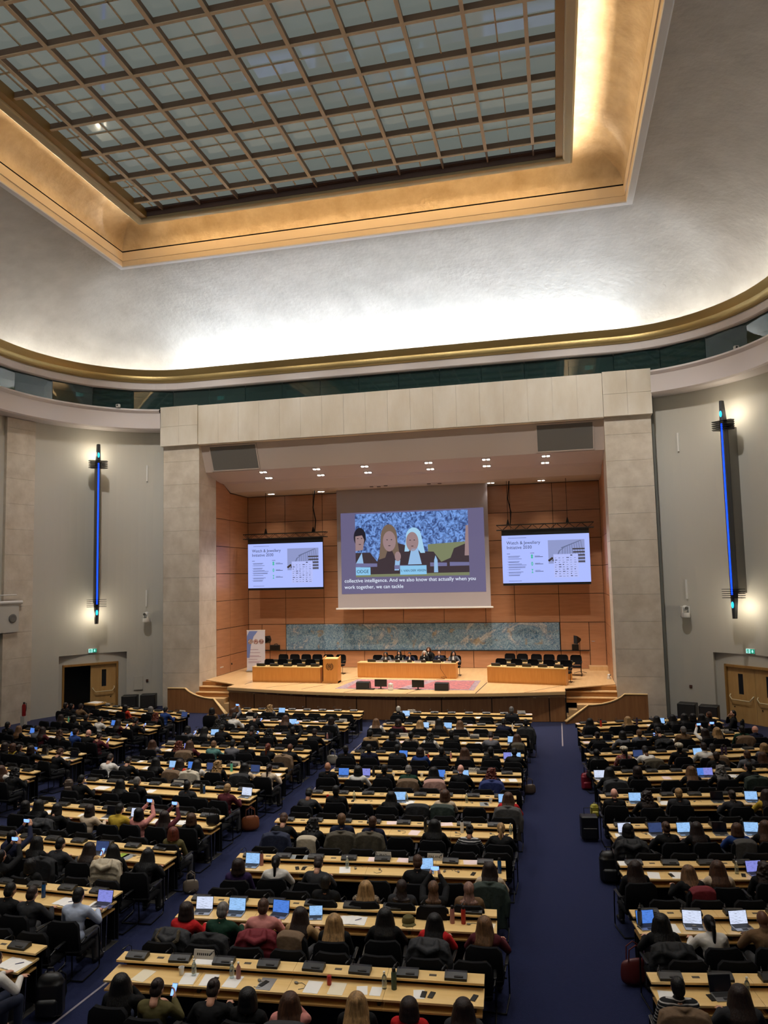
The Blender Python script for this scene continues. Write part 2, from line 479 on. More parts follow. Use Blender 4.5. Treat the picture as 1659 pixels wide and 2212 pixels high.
# ---- curved side walls with door niches
TH_N0, TH_N1 = math.acos((13.82-CX)/6.6), math.acos((16.0-CX)/6.6)
TH_D0, TH_D1 = math.acos((14.14-CX)/6.6), math.acos((15.80-CX)/6.6)
def wallpt(th, off=1.0): return (CX+(CA+off)*math.cos(th), CY+(CB+off)*math.sin(th))
for sx, nm in ((1, 'right'), (-1, 'left')):
    mb = MB()
    th0 = math.acos((11.7-CX)/6.6)
    ths = sorted(set([th0+(0-th0)*i/26 for i in range(27)] + [TH_N0, TH_N1]), reverse=True)
    for a, b in zip(ths[:-1], ths[1:]):
        p, q = wallpt(a), wallpt(b)
        innich = a <= TH_N0+1e-6 and b >= TH_N1-1e-6
        z0 = 2.80 if innich else 0
        mb.add([(sx*p[0], p[1], z0), (sx*q[0], q[1], z0), (sx*q[0], q[1], 14.06), (sx*p[0], p[1], 14.06)], [(0, 1, 2, 3)])
    # niche lining: recessed panel with a door hole
    A, B = Vector(wallpt(TH_N0, 1.0)), Vector(wallpt(TH_N1, 1.0)); A2, B2 = Vector(wallpt(TH_N0, 1.22)), Vector(wallpt(TH_N1, 1.22))
    D0, D1 = A2+(B2-A2)*.13, A2+(B2-A2)*.93
    arc = [wallpt(TH_N0+(TH_N1-TH_N0)*i/6) for i in range(7)]
    vs = [(sx*x, y, 2.80) for x, y in arc] + [(sx*B2.x, B2.y, 2.80), (sx*A2.x, A2.y, 2.80)]
    mb.add(vs, [tuple(range(9))])
    for p, q, z0, z1 in ((A, A2, 0, 2.8), (B, B2, 0, 2.8), (A2, D0, 0, 2.8), (D1, B2, 0, 2.8), (D0, D1, 2.34, 2.8)):
        mb.add([(sx*p.x, p.y, z0), (sx*q.x, q.y, z0), (sx*q.x, q.y, z1), (sx*p.x, p.y, z1)], [(0, 1, 2, 3)])
    # straight part of the side wall
    mb.add([(sx*17.1, CY, 0), (sx*17.1, -2, 0), (sx*17.1, -2, 14.06), (sx*17.1, CY, 14.06)], [(0, 1, 2, 3)])
    S('wall_%s' % nm, mb, M_WALL)
    # stone pilaster
    mb = MB(); t0, t1 = math.asin((30.26-CY)/7.5), math.asin((28.80-CY)/7.5)
    for k in range(13):
        z0, z1 = max(0, -.60+1.18*k), min(14.02, -.60+1.18*(k+1)-.008)
        if z0 > 14: break
        mb.prism([(sx*x, y) for x, y in [wallpt(t0+(t1-t0)*i/4, .84) for i in range(5)]]+[(sx*x, y) for x, y in [wallpt(t1, 1.0), wallpt(t0, 1.0)]], 'z', z0, z1)
    S('wall_pilaster_%s' % nm, mb, M_STONE)
    # door frame + leaves, local x runs from D0 to D1, y into the wall
    d = (D1-D0); L = d.length; d.normalize()
    base = empty('tmp')
    door = bpy.data.objects.new('door_%d' % (1 if sx < 0 else 2), None)
    mbf = MB()
    for x0, x1, z0, z1 in ((0, .10, 0, 2.34), (L-.10, L, 0, 2.34), (0, L, 2.24, 2.34)):
        mbf.box(x0, x1, -.05, .16, z0, z1); mbf.box(x0+.02, x1-.02, -.07, -.05, z0, z1-.02)
    bpy.data.objects.remove(door); bpy.data.objects.remove(base)
    door = S('door_%d' % (1 if sx < 0 else 2), mbf, wood('door_frame_wood', (.66, .50, .28), (.56, .42, .22), .4, 5, (3, 3, .5)))
    ang = math.atan2(d.y, sx*d.x)
    door.location = (sx*D0.x, D0.y, 0); door.rotation_euler = (0, 0, ang)
    # for the mirrored side local +y must still point into the wall
    ysg = 1 if sx > 0 else -1
    door.scale = (1, ysg, 1)
    M_LEAF = wood('door_leaf_wood', (.78, .64, .42), (.71, .56, .34), .42, 3, (3, 3, .4))
    hw = (L-.2)/2
    leaves = [(.1, .1+hw-.005), (.1+hw+.005, L-.1)] if sx > 0 else [(.1, .1+hw-.005)]
    for li, (x0, x1) in enumerate(leaves):
        ml = MB(); w0, w1 = x0+hw*.38, x0+hw*.38+.22
        for bx in ((x0, w0, 0.01, 2.23), (w1, x1, 0.01, 2.23), (w0, w1, .01, 1.15), (w0, w1, 1.98, 2.23)): ml.box(bx[0], bx[1], .03, .08, bx[2], bx[3])
        lf = P('leaf', ml, M_LEAF, door)
        P('glass_pane', MB().box(w0, w1, .05, .06, 1.15, 1.98), mat('door_glass', (.13, .14, .15), .15), lf)
        mp = MB(); a, b = (x0+.08, x1-.1)
        mp.tube([(a, .03, 1.12), (a+.01, -.06, 1.05), (a+.12, -.08, .92), (b-.12, -.08, .92), (b-.02, -.06, 1.05), (b, .03, 1.12)], .022)
        P('push_bar', mp, mat('push_bar_paint', (.85, .80, .66), .35), lf)
        P('lock', MB().lathe([(.0, 0), (.025, 0), (.025, .02), (0, .02)], n=10).mesh('lock', [M_BLACKM]), [M_BLACKM], lf, loc=(x0+.12*hw+.1, .02, .62), rot=(PI/2, 0, 0))
    # corridor beyond
    mc = MB(); o = Vector((-d.y, d.x)); o = o if o.dot(Vector((1, 1))) > 0 else -o
    c0, c1 = D0+o*.25-d*.3, D1+o*.25+d*.3; e0, e1 = c0+o*2.2, c1+o*2.2
    for p, q in ((c0, e0), (e0, e1), (e1, c1)): mc.add([(sx*p.x, p.y, 0), (sx*q.x, q.y, 0), (sx*q.x, q.y, 2.6), (sx*p.x, p.y, 2.6)], [(0, 1, 2, 3)])
    mc.add([(sx*p.x, p.y, 2.6) for p in (c0, e0, e1, c1)], [(0, 1, 2, 3)])
    S('wall_corridor_%s' % nm, mc, mat('corridor_paint', (.42, .42, .40), .7))
    # stage pillar in stone courses, dark groove beside it
    mb = MB()
    for k in range(13):
        z0, z1 = max(0, -.62+1.18*k), min(13.16, -.62+1.18*(k+1)-.007)
        if z1 > z0: mb.box(*sorted((sx*9.88, sx*11.87)), 34.0, 35.9, z0, z1)
    S('wall_pillar_%s' % nm, mb, M_STONE)
    mb = MB(); mb.box(*sorted((sx*11.87, sx*12.02)), 34.25, 35.6, 0, 14.03)
    S('wall_groove_%s' % nm, mb, mat('groove_paint', (.40, .41, .39), .7))
    mb = MB()
    for z0, z1 in ((13.16, 14.15), (14.16, 15.18)):
        for j in range(2): mb.box(*sorted((sx*(9.87+j*1.03), sx*(9.87+(j+1)*1.03-.007))), 33.76, 35.0, z0, z1)
    S('wall_capital_%s' % nm, mb, M_STONEP)
# rear wall and upper closure
mb = MB(); rr = ring(1.0); lo = [i for i, (x, y) in enumerate(rr) if y <= -1.9]
for i in lo[:-1]:
    p, q = rr[i], rr[i+1]; mb.add([(p[0], p[1], 0), (q[0], q[1], 0), (q[0], q[1], 16.5), (p[0], p[1], 16.5)], [(0, 1, 2, 3)])
S('wall_back', mb, M_WALL)
# header across the stage
mb = MB(); n = 18; w = 19.72/n
for i in range(n): mb.box(-9.86+w*i, -9.86+w*(i+1)-.007, 33.86, 34.2, 13.16, 15.16)
S('wall_header', mb, M_STONEP)
mb = MB(); mb.box(-9.86, 9.86, 33.9, 34.16, 13.13, 15.1); mb.box(-12, 12, 33.95, 34.6, 14.9, 15.1)
S('wall_header_core', mb, M_STONEP)
# fascia above the stage opening, sloping, with two speaker grilles
F0, F1 = Vector((0, 34.16, 13.14)), Vector((0, 34.72, 11.82))
mb = MB(); mb.loft([[(-9.88, 34.16, 13.14), (9.88, 34.16, 13.14), (9.88, 34.30, 13.2), (-9.88, 34.30, 13.2)], [(-9.88, 34.72, 11.82), (9.88, 34.72, 11.82), (9.88, 34.86, 11.9), (-9.88, 34.86, 11.9)]], True, True)
S('wall_fascia', mb, M_CEIL)
for sx, lb in ((-1, 'left'), (1, 'right')):
    def fp(x, t, d=0): p = F0+(F1-F0)*t; return (x, p.y-.92*d, p.z-.39*d)
    x0, x1 = sx*6.86, sx*9.45
    mb = MB(); fr = []
    for t0, t1, a, b in ((.03, .07, x0, x1), (.93, .97, x0, x1), (.03, .97, x0, x0+sx*.06), (.03, .97, x1-sx*.06, x1)):
        mb.loft([[fp(a, t0), fp(b, t0), fp(b, t1), fp(a, t1)], [fp(a, t0, .04), fp(b, t0, .04), fp(b, t1, .04), fp(a, t1, .04)]], True, True)
    e = empty('speaker_grille'); tag(e, 'large grey speaker grille set in the %s end of the fascia above the stage' % lb, 'speaker grille')
    P('frame', mb, M_CEIL, e)
    mb = MB(); mb.loft([[fp(x0, .07), fp(x1, .07), fp(x1, .93), fp(x0, .93)], [fp(x0, .07, .02), fp(x1, .07, .02), fp(x1, .93, .02), fp(x0, .93, .02)]], True, True)
    P('cloth', mb, M_GRILLE, e)
# stage ceiling
mb = MB()
prof = [(34.72, 11.82), (36.3, 11.50), (36.9, 11.46), (37.7, 11.10), (40.2, 11.08), (40.2, 11.5), (34.8, 12.1)]
mb.prism(prof, 'x', -9.9, 9.9)
S('ceiling_stage', mb, M_CEIL)
# wooden back wall: panels with dark joints
mb = MB(); mb.box(-9.9, 9.9, 40.1, 40.25, 0, 11.2); mb.box(-10.0, -9.92, 35.8, 40.2, 0, 12); mb.box(9.92, 10.0, 35.8, 40.2, 0, 12)
S('wall_stage_backing', mb, M_GAP)
ZR = [1.31, 2.25, 3.70, 5.18, 6.62, 8.08, 9.56, 11.06]
mb = MB(); g = .014
for r in range(7):
    z0, z1 = ZR[r]+g, ZR[r+1]-g
    if r <= 1: ed = [-9.87, -9.05, -7.59, 7.59, 9.05, 9.87] if r == 1 else [-9.87, -7.59, -5.3, -3, -.75, 1.5, 3.03, 5.3, 7.59, 9.05, 9.87]
    else: ed = [-9.87, -7.59, -5.3, -3.02, -.75, 1.5, 3.75, 5.3, 7.59, 9.87]
    if r >= 5: ed = [-9.87, -7.59, -5.33, -3.02, -.75, 1.5, 3.02, 5.23, 7.46, 9.87]
    for a, b in zip(ed[:-1], ed[1:]):
        if r == 1 and a == -7.59: continue
        if r <= 1 and a == 9.05: z0b = 1.5 if r == 0 else z0
        else: z0b = z0
        mb.box(a+g, b-g, 40.04, 40.1, z0b, z1)
S('wall_stage_back', mb, M_WOODW)
mb = MB()
for sx in (-1, 1):
    for r in range(7):
        z0, z1 = ZR[r]+g, ZR[r+1]-g
        for a, b in ((35.9, 37.57), (37.57, 40.03)):
            if r == 6 and a < 36:
                mb.prism([(a, z0), (b, z0), (b, 11.06), (36.9, 11.42), (a, 11.55)], 'x', *sorted((sx*9.87, sx*9.92)))
            else: mb.box(*sorted((sx*9.87, sx*9.92)), a+g, b-g, z0, z1)
S('wall_stage_sides', mb, M_WOODW)
# side door in the back wall on the right
dr = S('door_3', MB().box(9.08, 9.84, 40.0, 40.05, 1.50, 3.62), M_WOODW)
P('handle', MB().tube([(9.16, 40.0, 2.72), (9.16, 39.95, 2.72), (9.30, 39.95, 2.72)], .014), M_STEEL, dr)
mb = MB(); mb.box(8.95, 9.87, 39.3, 40.04, 1.31, 1.5)
S('trim_14', mb, M_STAGEF)

# ---- stage platform
def lip(n=24, x0=-7.68, x1=7.68, ye=32.45, yc=31.25):
    o = []
    for i in range(n+1):
        x = x0+(x1-x0)*i/n; o.append((x, ye-(ye-yc)*(1-(x/7.68)**2)))
    return o
L0 = lip(); Lf = lip(ye=32.67, yc=32.18)
mb = MB()
top = L0+[(7.68, 33.3), (8.3, 33.75), (9.87, 33.95+.75), (9.87, 40.1), (-9.87, 40.1), (-9.87, 34.7), (-8.3, 33.75), (-7.68, 33.3)]
mb.prism(top, 'z', 1.27, 1.31)
st = S('floor_stage', mb, M_STAGEF)
mb = MB()
for a, b in zip([(-3.9, 32.1), (-5.7, 32.4), (-7.2, 33.4), (4.0, 31.6), (6.0, 32.0), (1.1, 31.3), (-1.7, 31.4)], [(-2.1, 35.9), (-4.4, 34.0), (-7.15, 34.1), (4.2, 34.8), (7.6, 34.1), (1.6, 33.0), (-1.0, 33.0)]):
    mb.loft([[(a[0]-.02, a[1], 1.311), (a[0]+.02, a[1], 1.311), (a[0]+.02, a[1], 1.313), (a[0]-.02, a[1], 1.313)], [(b[0]-.02, b[1], 1.311), (b[0]+.02, b[1], 1.311), (b[0]+.02, b[1], 1.313), (b[0]-.02, b[1], 1.313)]], True, True)
S('trim_15', mb, M_GAP)
mb = MB()
mb.loft([[(x, y, z) for x, y in l] for l, z in ((L0, 1.27), (L0, 1.18), (Lf, 1.06), (Lf, 1.0))], False)
S('trim_16', mb, mat('stage_edge', (.76, .63, .44), .35), smooth=True)
mb = MB(); cuts = [-7.68, -6.35, -3.75, -1.35, .45, 2.45, 4.6, 7.0, 7.68]
def fy(x): return 32.67-(32.67-32.18)*(1-(x/7.68)**2)
for a, b in zip(cuts[:-1], cuts[1:]):
    n = 6; pts = [(a+.02+(b-a-.04)*i/n, fy(a+.02+(b-a-.04)*i/n)) for i in range(n+1)]
    mb.prism(pts+[(x, y+.05) for x, y in reversed(pts)], 'z', .02, 1.04)
S('wall_stage_front', mb, M_STAGEW)
mb = MB(); mb.loft([[(x, y+.06, 0) for x, y in Lf], [(x, y+.06, 1.2) for x, y in Lf]], False)
mb.box(-7.7, -7.6, 32.7, 33.4, 0, 1.25); mb.box(7.6, 7.7, 32.7, 33.4, 0, 1.25)
S('wall_stage_void', mb, M_GAP)
for sx, nm in ((-1, 'left'), (1, 'right')):
    e = S('stair_%s' % nm, MB().box(*sorted((sx*8.15, sx*10.9)), 33.10, 33.98, 0, .655), M_STAGEF)
    for k in range(3):
        z = .655+.218*(k+1)
        P('step', MB().box(*sorted((sx*7.72, sx*9.87)), 33.62+.36*k, 36.2 if k == 2 else 34.6+.36*k, z-.218, z-.035 if k < 2 else z-.045), M_STAGEW if False else wood('riser_wood', (.72, .50, .28), (.64, .43, .22), .4, 4, (.4, 4, 4)), e)
        if k < 2: P('tread', MB().box(*sorted((sx*7.72, sx*9.87)), 33.58+.36*k, 34.6+.36*k, z-.035, z), M_STAGEF, e)
    for k in range(2):
        z = .655-.218*(k+1); xx = 8.15-.36*(k+1)
        P('step', MB().box(*sorted((sx*xx, sx*(xx+.36))), 33.12-.3*k, 33.6, 0, z), M_STAGEF, e)
    # curved balustrade wall
    pr = [(11.02, 1.13), (10.1, 1.13)]+[(10.1-1.5*t, .66+.47*(1-math.sin(t*PI/2)**.8)*(1-.15*math.sin(t*PI))) for t in [i/10 for i in range(1, 11)]]
    ml = MB(); ml.prism([(sx*x, z) for x, z in pr]+[(sx*8.6, 0), (sx*11.02, 0)], 'y', 32.95, 33.06)
    ml.loft([[(sx*8.6, 32.95, 0), (sx*8.6, 33.06, 0), (sx*8.6, 33.06, .66), (sx*8.6, 32.95, .66)], [(sx*7.68, 32.25, 0), (sx*7.62, 32.36, 0), (sx*7.62, 32.36, .10), (sx*7.68, 32.25, .10)]], True, True)
    w = S('wall_balustrade_%s' % nm, ml, M_STAGEW)
    mc = MB()
    mc.loft([[(sx*x, 32.93, z), (sx*x, 33.08, z), (sx*x, 33.08, z+.035), (sx*x, 32.93, z+.035)] for x, z in pr], True, True)
    mc.loft([[(sx*8.62, 32.93, .66), (sx*8.62, 33.08, .66), (sx*8.62, 33.08, .695), (sx*8.62, 32.93, .695)], [(sx*7.68, 32.2, .09), (sx*7.6, 32.38, .09), (sx*7.6, 32.38, .125), (sx*7.68, 32.2, .125)]], True, True)
    P('cap_rail', mc, mat('cap_rail_wood', (.88, .74, .52), .35), w)
# ================================================================== PEOPLE
def mskin(n, c): return mat('skin_'+n, c, .5, spec=.35)
SKIN = {'l': mskin('light', (.80, .60, .50)), 'm': mskin('medium', (.66, .46, .35)), 'd': mskin('dark', (.36, .23, .17)), 'p': mskin('pink', (.84, .62, .54))}
M_EYE = mat('eye', (.12, .09, .08), .2); M_LIPS = mat('lips', (.60, .32, .30), .45)
def mhair(n, c): 
    c2 = tuple(x*.5 for x in c)
    return mat('hair_'+n, c, .5, spec=.4, var=(34, c2, .2), stretch=(1, 1, .12), bump=(80, .9, .010))
HAIR = {'k': mhair('black', (.06, .05, .05)), 'n': mhair('dark_brown', (.17, .11, .09)), 'm': mhair('brown', (.33, .21, .14)), 'l': mhair('light_brown', (.48, .34, .22)),
        'b': mhair('blond', (.72, .56, .36)), 'g': mhair('grey', (.50, .48, .46)), 'w': mhair('white', (.80, .77, .72)), 'r': mhair('auburn', (.42, .17, .10)), 'o': mhair('copper', (.55, .28, .14)), 'p': mhair('tan_scarf', (.62, .46, .40)), 't': mhair('brown_scarf', (.45, .32, .23)), 'c': mhair('cream_cloth', (.85, .80, .70))}
HNAME = {'k': 'black', 'n': 'dark brown', 'm': 'brown', 'l': 'light brown', 'b': 'blond', 'g': 'grey', 'w': 'white', 'r': 'auburn', 'o': 'copper', 'p': 'pinkish', 't': 'tan', 'c': 'cream'}
def mtop(n, c): return mat('cloth_'+n, c, .85, spec=.25, bump=(22, .35, .012))
TOPC = {'k': ('black', (.055, .055, .06)), 'n': ('navy', (.085, .10, .19)), 'g': ('grey', (.36, .36, .38)), 'd': ('dark grey', (.17, .17, .18)), 'w': ('white', (.82, .80, .77)), 'c': ('cream', (.78, .70, .60)), 'r': ('red', (.70, .10, .11)), 'm': ('maroon', (.30, .10, .13)), 'y': ('yellow', (.72, .60, .20)), 'e': ('dark green', (.07, .20, .14)), 't': ('teal', (.30, .46, .44)), 'b': ('blue', (.12, .22, .44)), 'p': ('pink', (.76, .50, .47)), 'o': ('brown', (.42, .32, .22)), 'v': ('purple', (.16, .09, .25)), 's': ('pale blue', (.68, .72, .80)), 'q': ('orange red', (.72, .22, .13)), 'f': ('olive', (.34, .31, .18)), 'a': ('beige', (.62, .50, .34))}
TOP = {k: mtop(v[0].replace(' ', '_'), v[1]) for k, v in TOPC.items()}
def striped():
    m = mat('cloth_striped', (.06, .06, .07), .85); nt = m.node_tree; b = nt.nodes['Principled BSDF']
    t = nt.nodes.new('ShaderNodeTexCoord'); s = nt.nodes.new('ShaderNodeSeparateXYZ'); nt.links.new(t.outputs['Object'], s.inputs[0])
    f = nt.nodes.new('ShaderNodeMath'); f.operation = 'MULTIPLY'; f.inputs[1].default_value = 22; nt.links.new(s.outputs[2], f.inputs[0])
    g = nt.nodes.new('ShaderNodeMath'); g.operation = 'FRACT'; nt.links.new(f.outputs[0], g.inputs[0])
    h = nt.nodes.new('ShaderNodeMath'); h.operation = 'GREATER_THAN'; h.inputs[1].default_value = .70; nt.links.new(g.outputs[0], h.inputs[0])
    x = nt.nodes.new('ShaderNodeMix'); x.data_type = 'RGBA'; nt.links.new(h.outputs[0], x.inputs[0]); x.inputs[6].default_value = (.006, .006, .008, 1); x.inputs[7].default_value = (.5, .48, .46, 1)
    nt.links.new(x.outputs[2], b.inputs['Base Color']); return m
TOP['z'] = striped(); TOPC['z'] = ('black and white striped', None)
def patterned(n, a, b_, sc):
    m = mat('cloth_'+n, a, .85, var=(sc, b_, .04)); return m
TOP['x'] = patterned('patterned', (.55, .48, .40), (.06, .05, .06), 26); TOPC['x'] = ('patterned', None)
TOP['j'] = patterned('red_shawl', (.45, .06, .09), (.55, .45, .42), 9); TOPC['j'] = ('red patterned', None)
TROU = {'k': mat('trousers_black', (.05, .05, .06), .85), 'n': mat('trousers_navy', (.10, .13, .22), .85), 'g': mat('trousers_grey', (.25, .25, .26), .85)}
M_SHOE = mat('shoe', (.04, .035, .035), .5)

HR = .112   # head height half
def R3(yaw=0, pitch=0, roll=0):
    # head: +Y forward; pitch>0 looks down
    return (Euler((-math.radians(pitch), 0, 0)).to_matrix().to_3x3()) if not yaw and not roll else (Matrix.Rotation(math.radians(yaw), 3, 'Z') @ Matrix.Rotation(-math.radians(pitch), 3, 'X') @ Matrix.Rotation(math.radians(roll), 3, 'Y'))
def ik(Sh, W, a, b, hint):
    d = W-Sh; L = min(d.length, (a+b)*.995); d.normalize()
    x = (a*a-b*b+L*L)/(2*L); h = math.sqrt(max(a*a-x*x, 1e-6))
    p = hint-d*hint.dot(d); p.normalize()
    return Sh+d*x+p*h, Sh+d*L
def hand(mb, W, fwd, down, side, curl, r=1.0):
    # W wrist, fwd finger direction, down palm normal, side=+1 thumb to the person's left of fwd
    f = fwd.normalized(); n = (down-f*down.dot(f)).normalized(); s = f.cross(n).normalized()*side
    palm = W+f*.05
    mb.cap(W, W+f*.035, .026, .03, 8)
    for k in range(4):
        u = (k-1.5)*.019
        base = W+f*.085+s*u*1.0
        mb.cap(W+f*.03+s*u*.8, base, .018, .0125, 7, 2)
        ln = (.034, .040, .038, .030)[k]
        c1 = math.radians(curl*.5); c2 = math.radians(curl*1.15); c3 = math.radians(curl*1.7)
        p1 = base+(f*math.cos(c1)+n*math.sin(c1))*ln
        p2 = p1+(f*math.cos(c2)+n*math.sin(c2))*ln*.72
        p3 = p2+(f*math.cos(c3)+n*math.sin(c3))*ln*.55
        mb.chain([base, p1, p2, p3], [.0115, .0100, .0092, .0085], 7)
    t0 = W+f*.025-s*.026; t1 = t0+(f*.75-s*.65+n*.25).normalized()*.036; t2 = t1+(f*.95-s*.15+n*.3).normalized()*.03
    mb.chain([W+f*.012, t0, t1, t2], [.018, .015, .0115, .0095], 7)
def head_to(mb, c, R, sex):
    def E(p, r): mb.ell(c+R @ Vector(p), [q*1.05 for q in r], R, 16, 12)
    E((0, -.004, .012), (.0745, .094, .100)); E((0, .018, -.045), (.056, .066, .062)); E((0, .045, -.082), (.030, .032, .026))
    E((0, .030, .03), (.062, .058, .06))
    mb.cap(c+R @ Vector((0, .086, .012)), c+R @ Vector((0, .103, -.022)), .010, .014, 8)   # nose
    for s in (-1, 1):
        E((s*.076, -.008, -.01), (.010, .019, .030)); E((s*.032, .074, -.028), (.022, .018, .022)); E((s*.028, .083, .018), (.019, .010, .011))
    E((0, .082, -.056), (.024, .014, .010)); E((0, .076, -.03), (.03, .018, .02))
    mb.cap(c+R @ Vector((0, -.025, -.06)), c+R @ Vector((0, -.03, -.16)), .052, .056, 12)
POSES = {
 # lean, head yaw, head pitch, left wrist, right wrist (x>0 = person's right), hand style
 'a': dict(lean=12, yaw=0, pitch=16, L=(-.16, .44, .80), R=(.16, .44, .80), h=('down', 'down')),
 'b': dict(lean=-6, yaw=0, pitch=4, L=(-.10, .24, .62), R=(.10, .24, .62), h=('lap', 'lap')),
 'c': dict(lean=2, yaw=0, pitch=-3, L=(-.07, .40, 1.24), R=(.09, .40, 1.24), h=('phone', 'phone')),
 'd': dict(lean=4, yaw=-38, pitch=2, L=(-.20, .40, .80), R=(.22, .40, .80), h=('down', 'down')),
 'e': dict(lean=-2, yaw=30, pitch=0, L=(-.20, .30, .66), R=(.05, .17, 1.02), h=('lap', 'chin')),
 'f': dict(lean=24, yaw=0, pitch=34, L=(-.20, .50, .80), R=(.12, .52, .80), h=('down', 'down')),
 'g': dict(lean=4, yaw=0, pitch=30, L=(-.12, .34, .86), R=(.10, .36, .88), h=('lap', 'hold')),
 'h': dict(lean=8, yaw=24, pitch=6, L=(-.30, .40, .79), R=(.10, .46, .80), h=('down', 'down')),
}
BODY = {}
def build_pose(k):
    q = POSES[k]; th = math.radians(q['lean']); sp = Vector((0, math.sin(th), math.cos(th)))
    H = Vector((0, 0, .54)); ch = H+sp*.34; nk = H+sp*.485; sh = H+sp*.425
    yaw, pit = q['yaw'], q['pitch']
    hc = nk+Vector((0, .018+.05*math.sin(math.radians(max(pit, 0))), .136-.015*math.sin(math.radians(max(pit, 0)))))+Vector((0, math.sin(th)*.06, 0))
    R = R3(yaw, pit)
    mb = MB(); cl = MB(); tr = MB()
    # torso
    for m, g in ((mb, 0), (cl, .014)):
        m.ell(H+sp*.05, (.165+g, .118+g, .12), None, 16, 10)
        m.ell(H+sp*.20, (.140+g, .102+g, .16), Matrix.Rotation(-th, 3, 'X'), 16, 10)
        m.ell(ch, (.160+g, .110+g, .16), Matrix.Rotation(-th, 3, 'X'), 16, 10)
        for s in (-1, 1):
            m.cap(nk+Vector((s*.045, -.005, -.035)), sh+Vector((s*.165, 0, .0)), .050+g*.6, .058+g*1.0, 10); m.cap(ch+Vector((s*.09, 0, .04)), sh+Vector((s*.14, -.01, -.03)), .085+g, .070+g, 10)
    mb.cap(nk-sp*.05, hc-Vector((0, .02, .08)), .058, .054, 12)
    cl.cap(nk-sp*.045, nk+sp*.012+Vector((0, -.012, .0)), .078, .070, 12)
    head_to(mb, hc, R, 0)
    for s, key, hs in ((-1, 'L', q['h'][0]), (1, 'R', q['h'][1])):
        Sh = sh+Vector((s*.182, 0, -.008)); W = Vector(q[key])
        hint = Vector((s*.75, -.25, -.8)) if hs != 'phone' else Vector((s*.9, .1, -.7))
        El, W = ik(Sh, W, .285, .25, hint)
        mb.chain([Sh, El, W], [.050, .038, .025], 10)
        cl.chain([Sh, El, El+(W-El)*.93], [.070, .057, .044], 10)
        f = (W-El).normalized()
        if hs == 'down': hand(mb, W, Vector((-s*.15, 1, -.12)), Vector((0, 0, -1)), s, 22)
        elif hs == 'lap': hand(mb, W, Vector((-s*.6, .8, -.2)), Vector((0, 0, -1)), s, 30)
        elif hs == 'phone': hand(mb, W, Vector((-s*.15, .35, 1)), Vector((-s*.9, .3, 0)), s, 42)
        elif hs == 'hold': hand(mb, W, Vector((-.2, .6, .7)), Vector((-.7, 0, .5)), s, 40)
        elif hs == 'chin': hand(mb, W, Vector((-s*.1, -.25, 1)), Vector((-s*.2, -1, 0)), s, 55)
    for s in (-1, 1):
        hip = Vector((s*.095, .02, .52)); kn = Vector((s*.13, .44, .50)); an = Vector((s*.14, .42, .09)); to = Vector((s*.15, .56, .04))
        mb.chain([hip, kn, an], [.082, .058, .040], 12); mb.chain([an, to], [.038, .028], 8)
        tr.chain([hip, kn], [.096, .071], 12); tr.chain([kn, an], [.070, .056], 12)
    tr.ell(H+Vector((0, 0, -.01)), (.178, .130, .10), None, 16, 8)
    body = fuse('person_body_'+k, mb, .0075, 3, [SKIN['l'], M_EYE, M_LIPS])
    # eyes and lips as coloured faces of the same surface
    Ri = R.inverted(); mi = np.zeros(len(body.polygons), dtype=np.int32)
    cen = np.empty(len(body.polygons)*3, dtype=np.float32); body.polygons.foreach_get('center', cen); cen = cen.reshape(-1, 3)
    loc = (cen-np.array(hc)) @ np.array(Ri).T
    for s in (-1, 1):
        mi[((loc[:, 0]-s*.031)**2/.013**2+(loc[:, 2]-.005)**2/.006**2 < 1) & (loc[:, 1] > .05)] = 1
        mi[((loc[:, 0]-s*.031)**2/.019**2+(loc[:, 2]-.026)**2/.004**2 < 1) & (loc[:, 1] > .05)] = 1
    mi[(loc[:, 0]**2/.022**2+(loc[:, 2]+.056)**2/.008**2 < 1) & (loc[:, 1] > .06)] = 2
    body.polygons.foreach_set('material_index', mi)
    jacket = fuse('top_'+k, cl, .013, 3, [TOP['k']]); trs = fuse('trousers_'+k, tr, .016, 3, [TROU['k']])
    shoes = [fuse('shoe_'+k, MB().chain([(s*.14, .40, .055), (s*.15, .53, .045), (s*.155, .60, .038)], [.05, .046, .036], 10), .014, 2, [M_SHOE]) for s in (-1, 1)]
    BODY[k] = dict(body=body, top=jacket, tr=trs, shoes=shoes, hc=hc.copy(), yaw=yaw, pit=pit, nk=nk)
for k in POSES: build_pose(k)

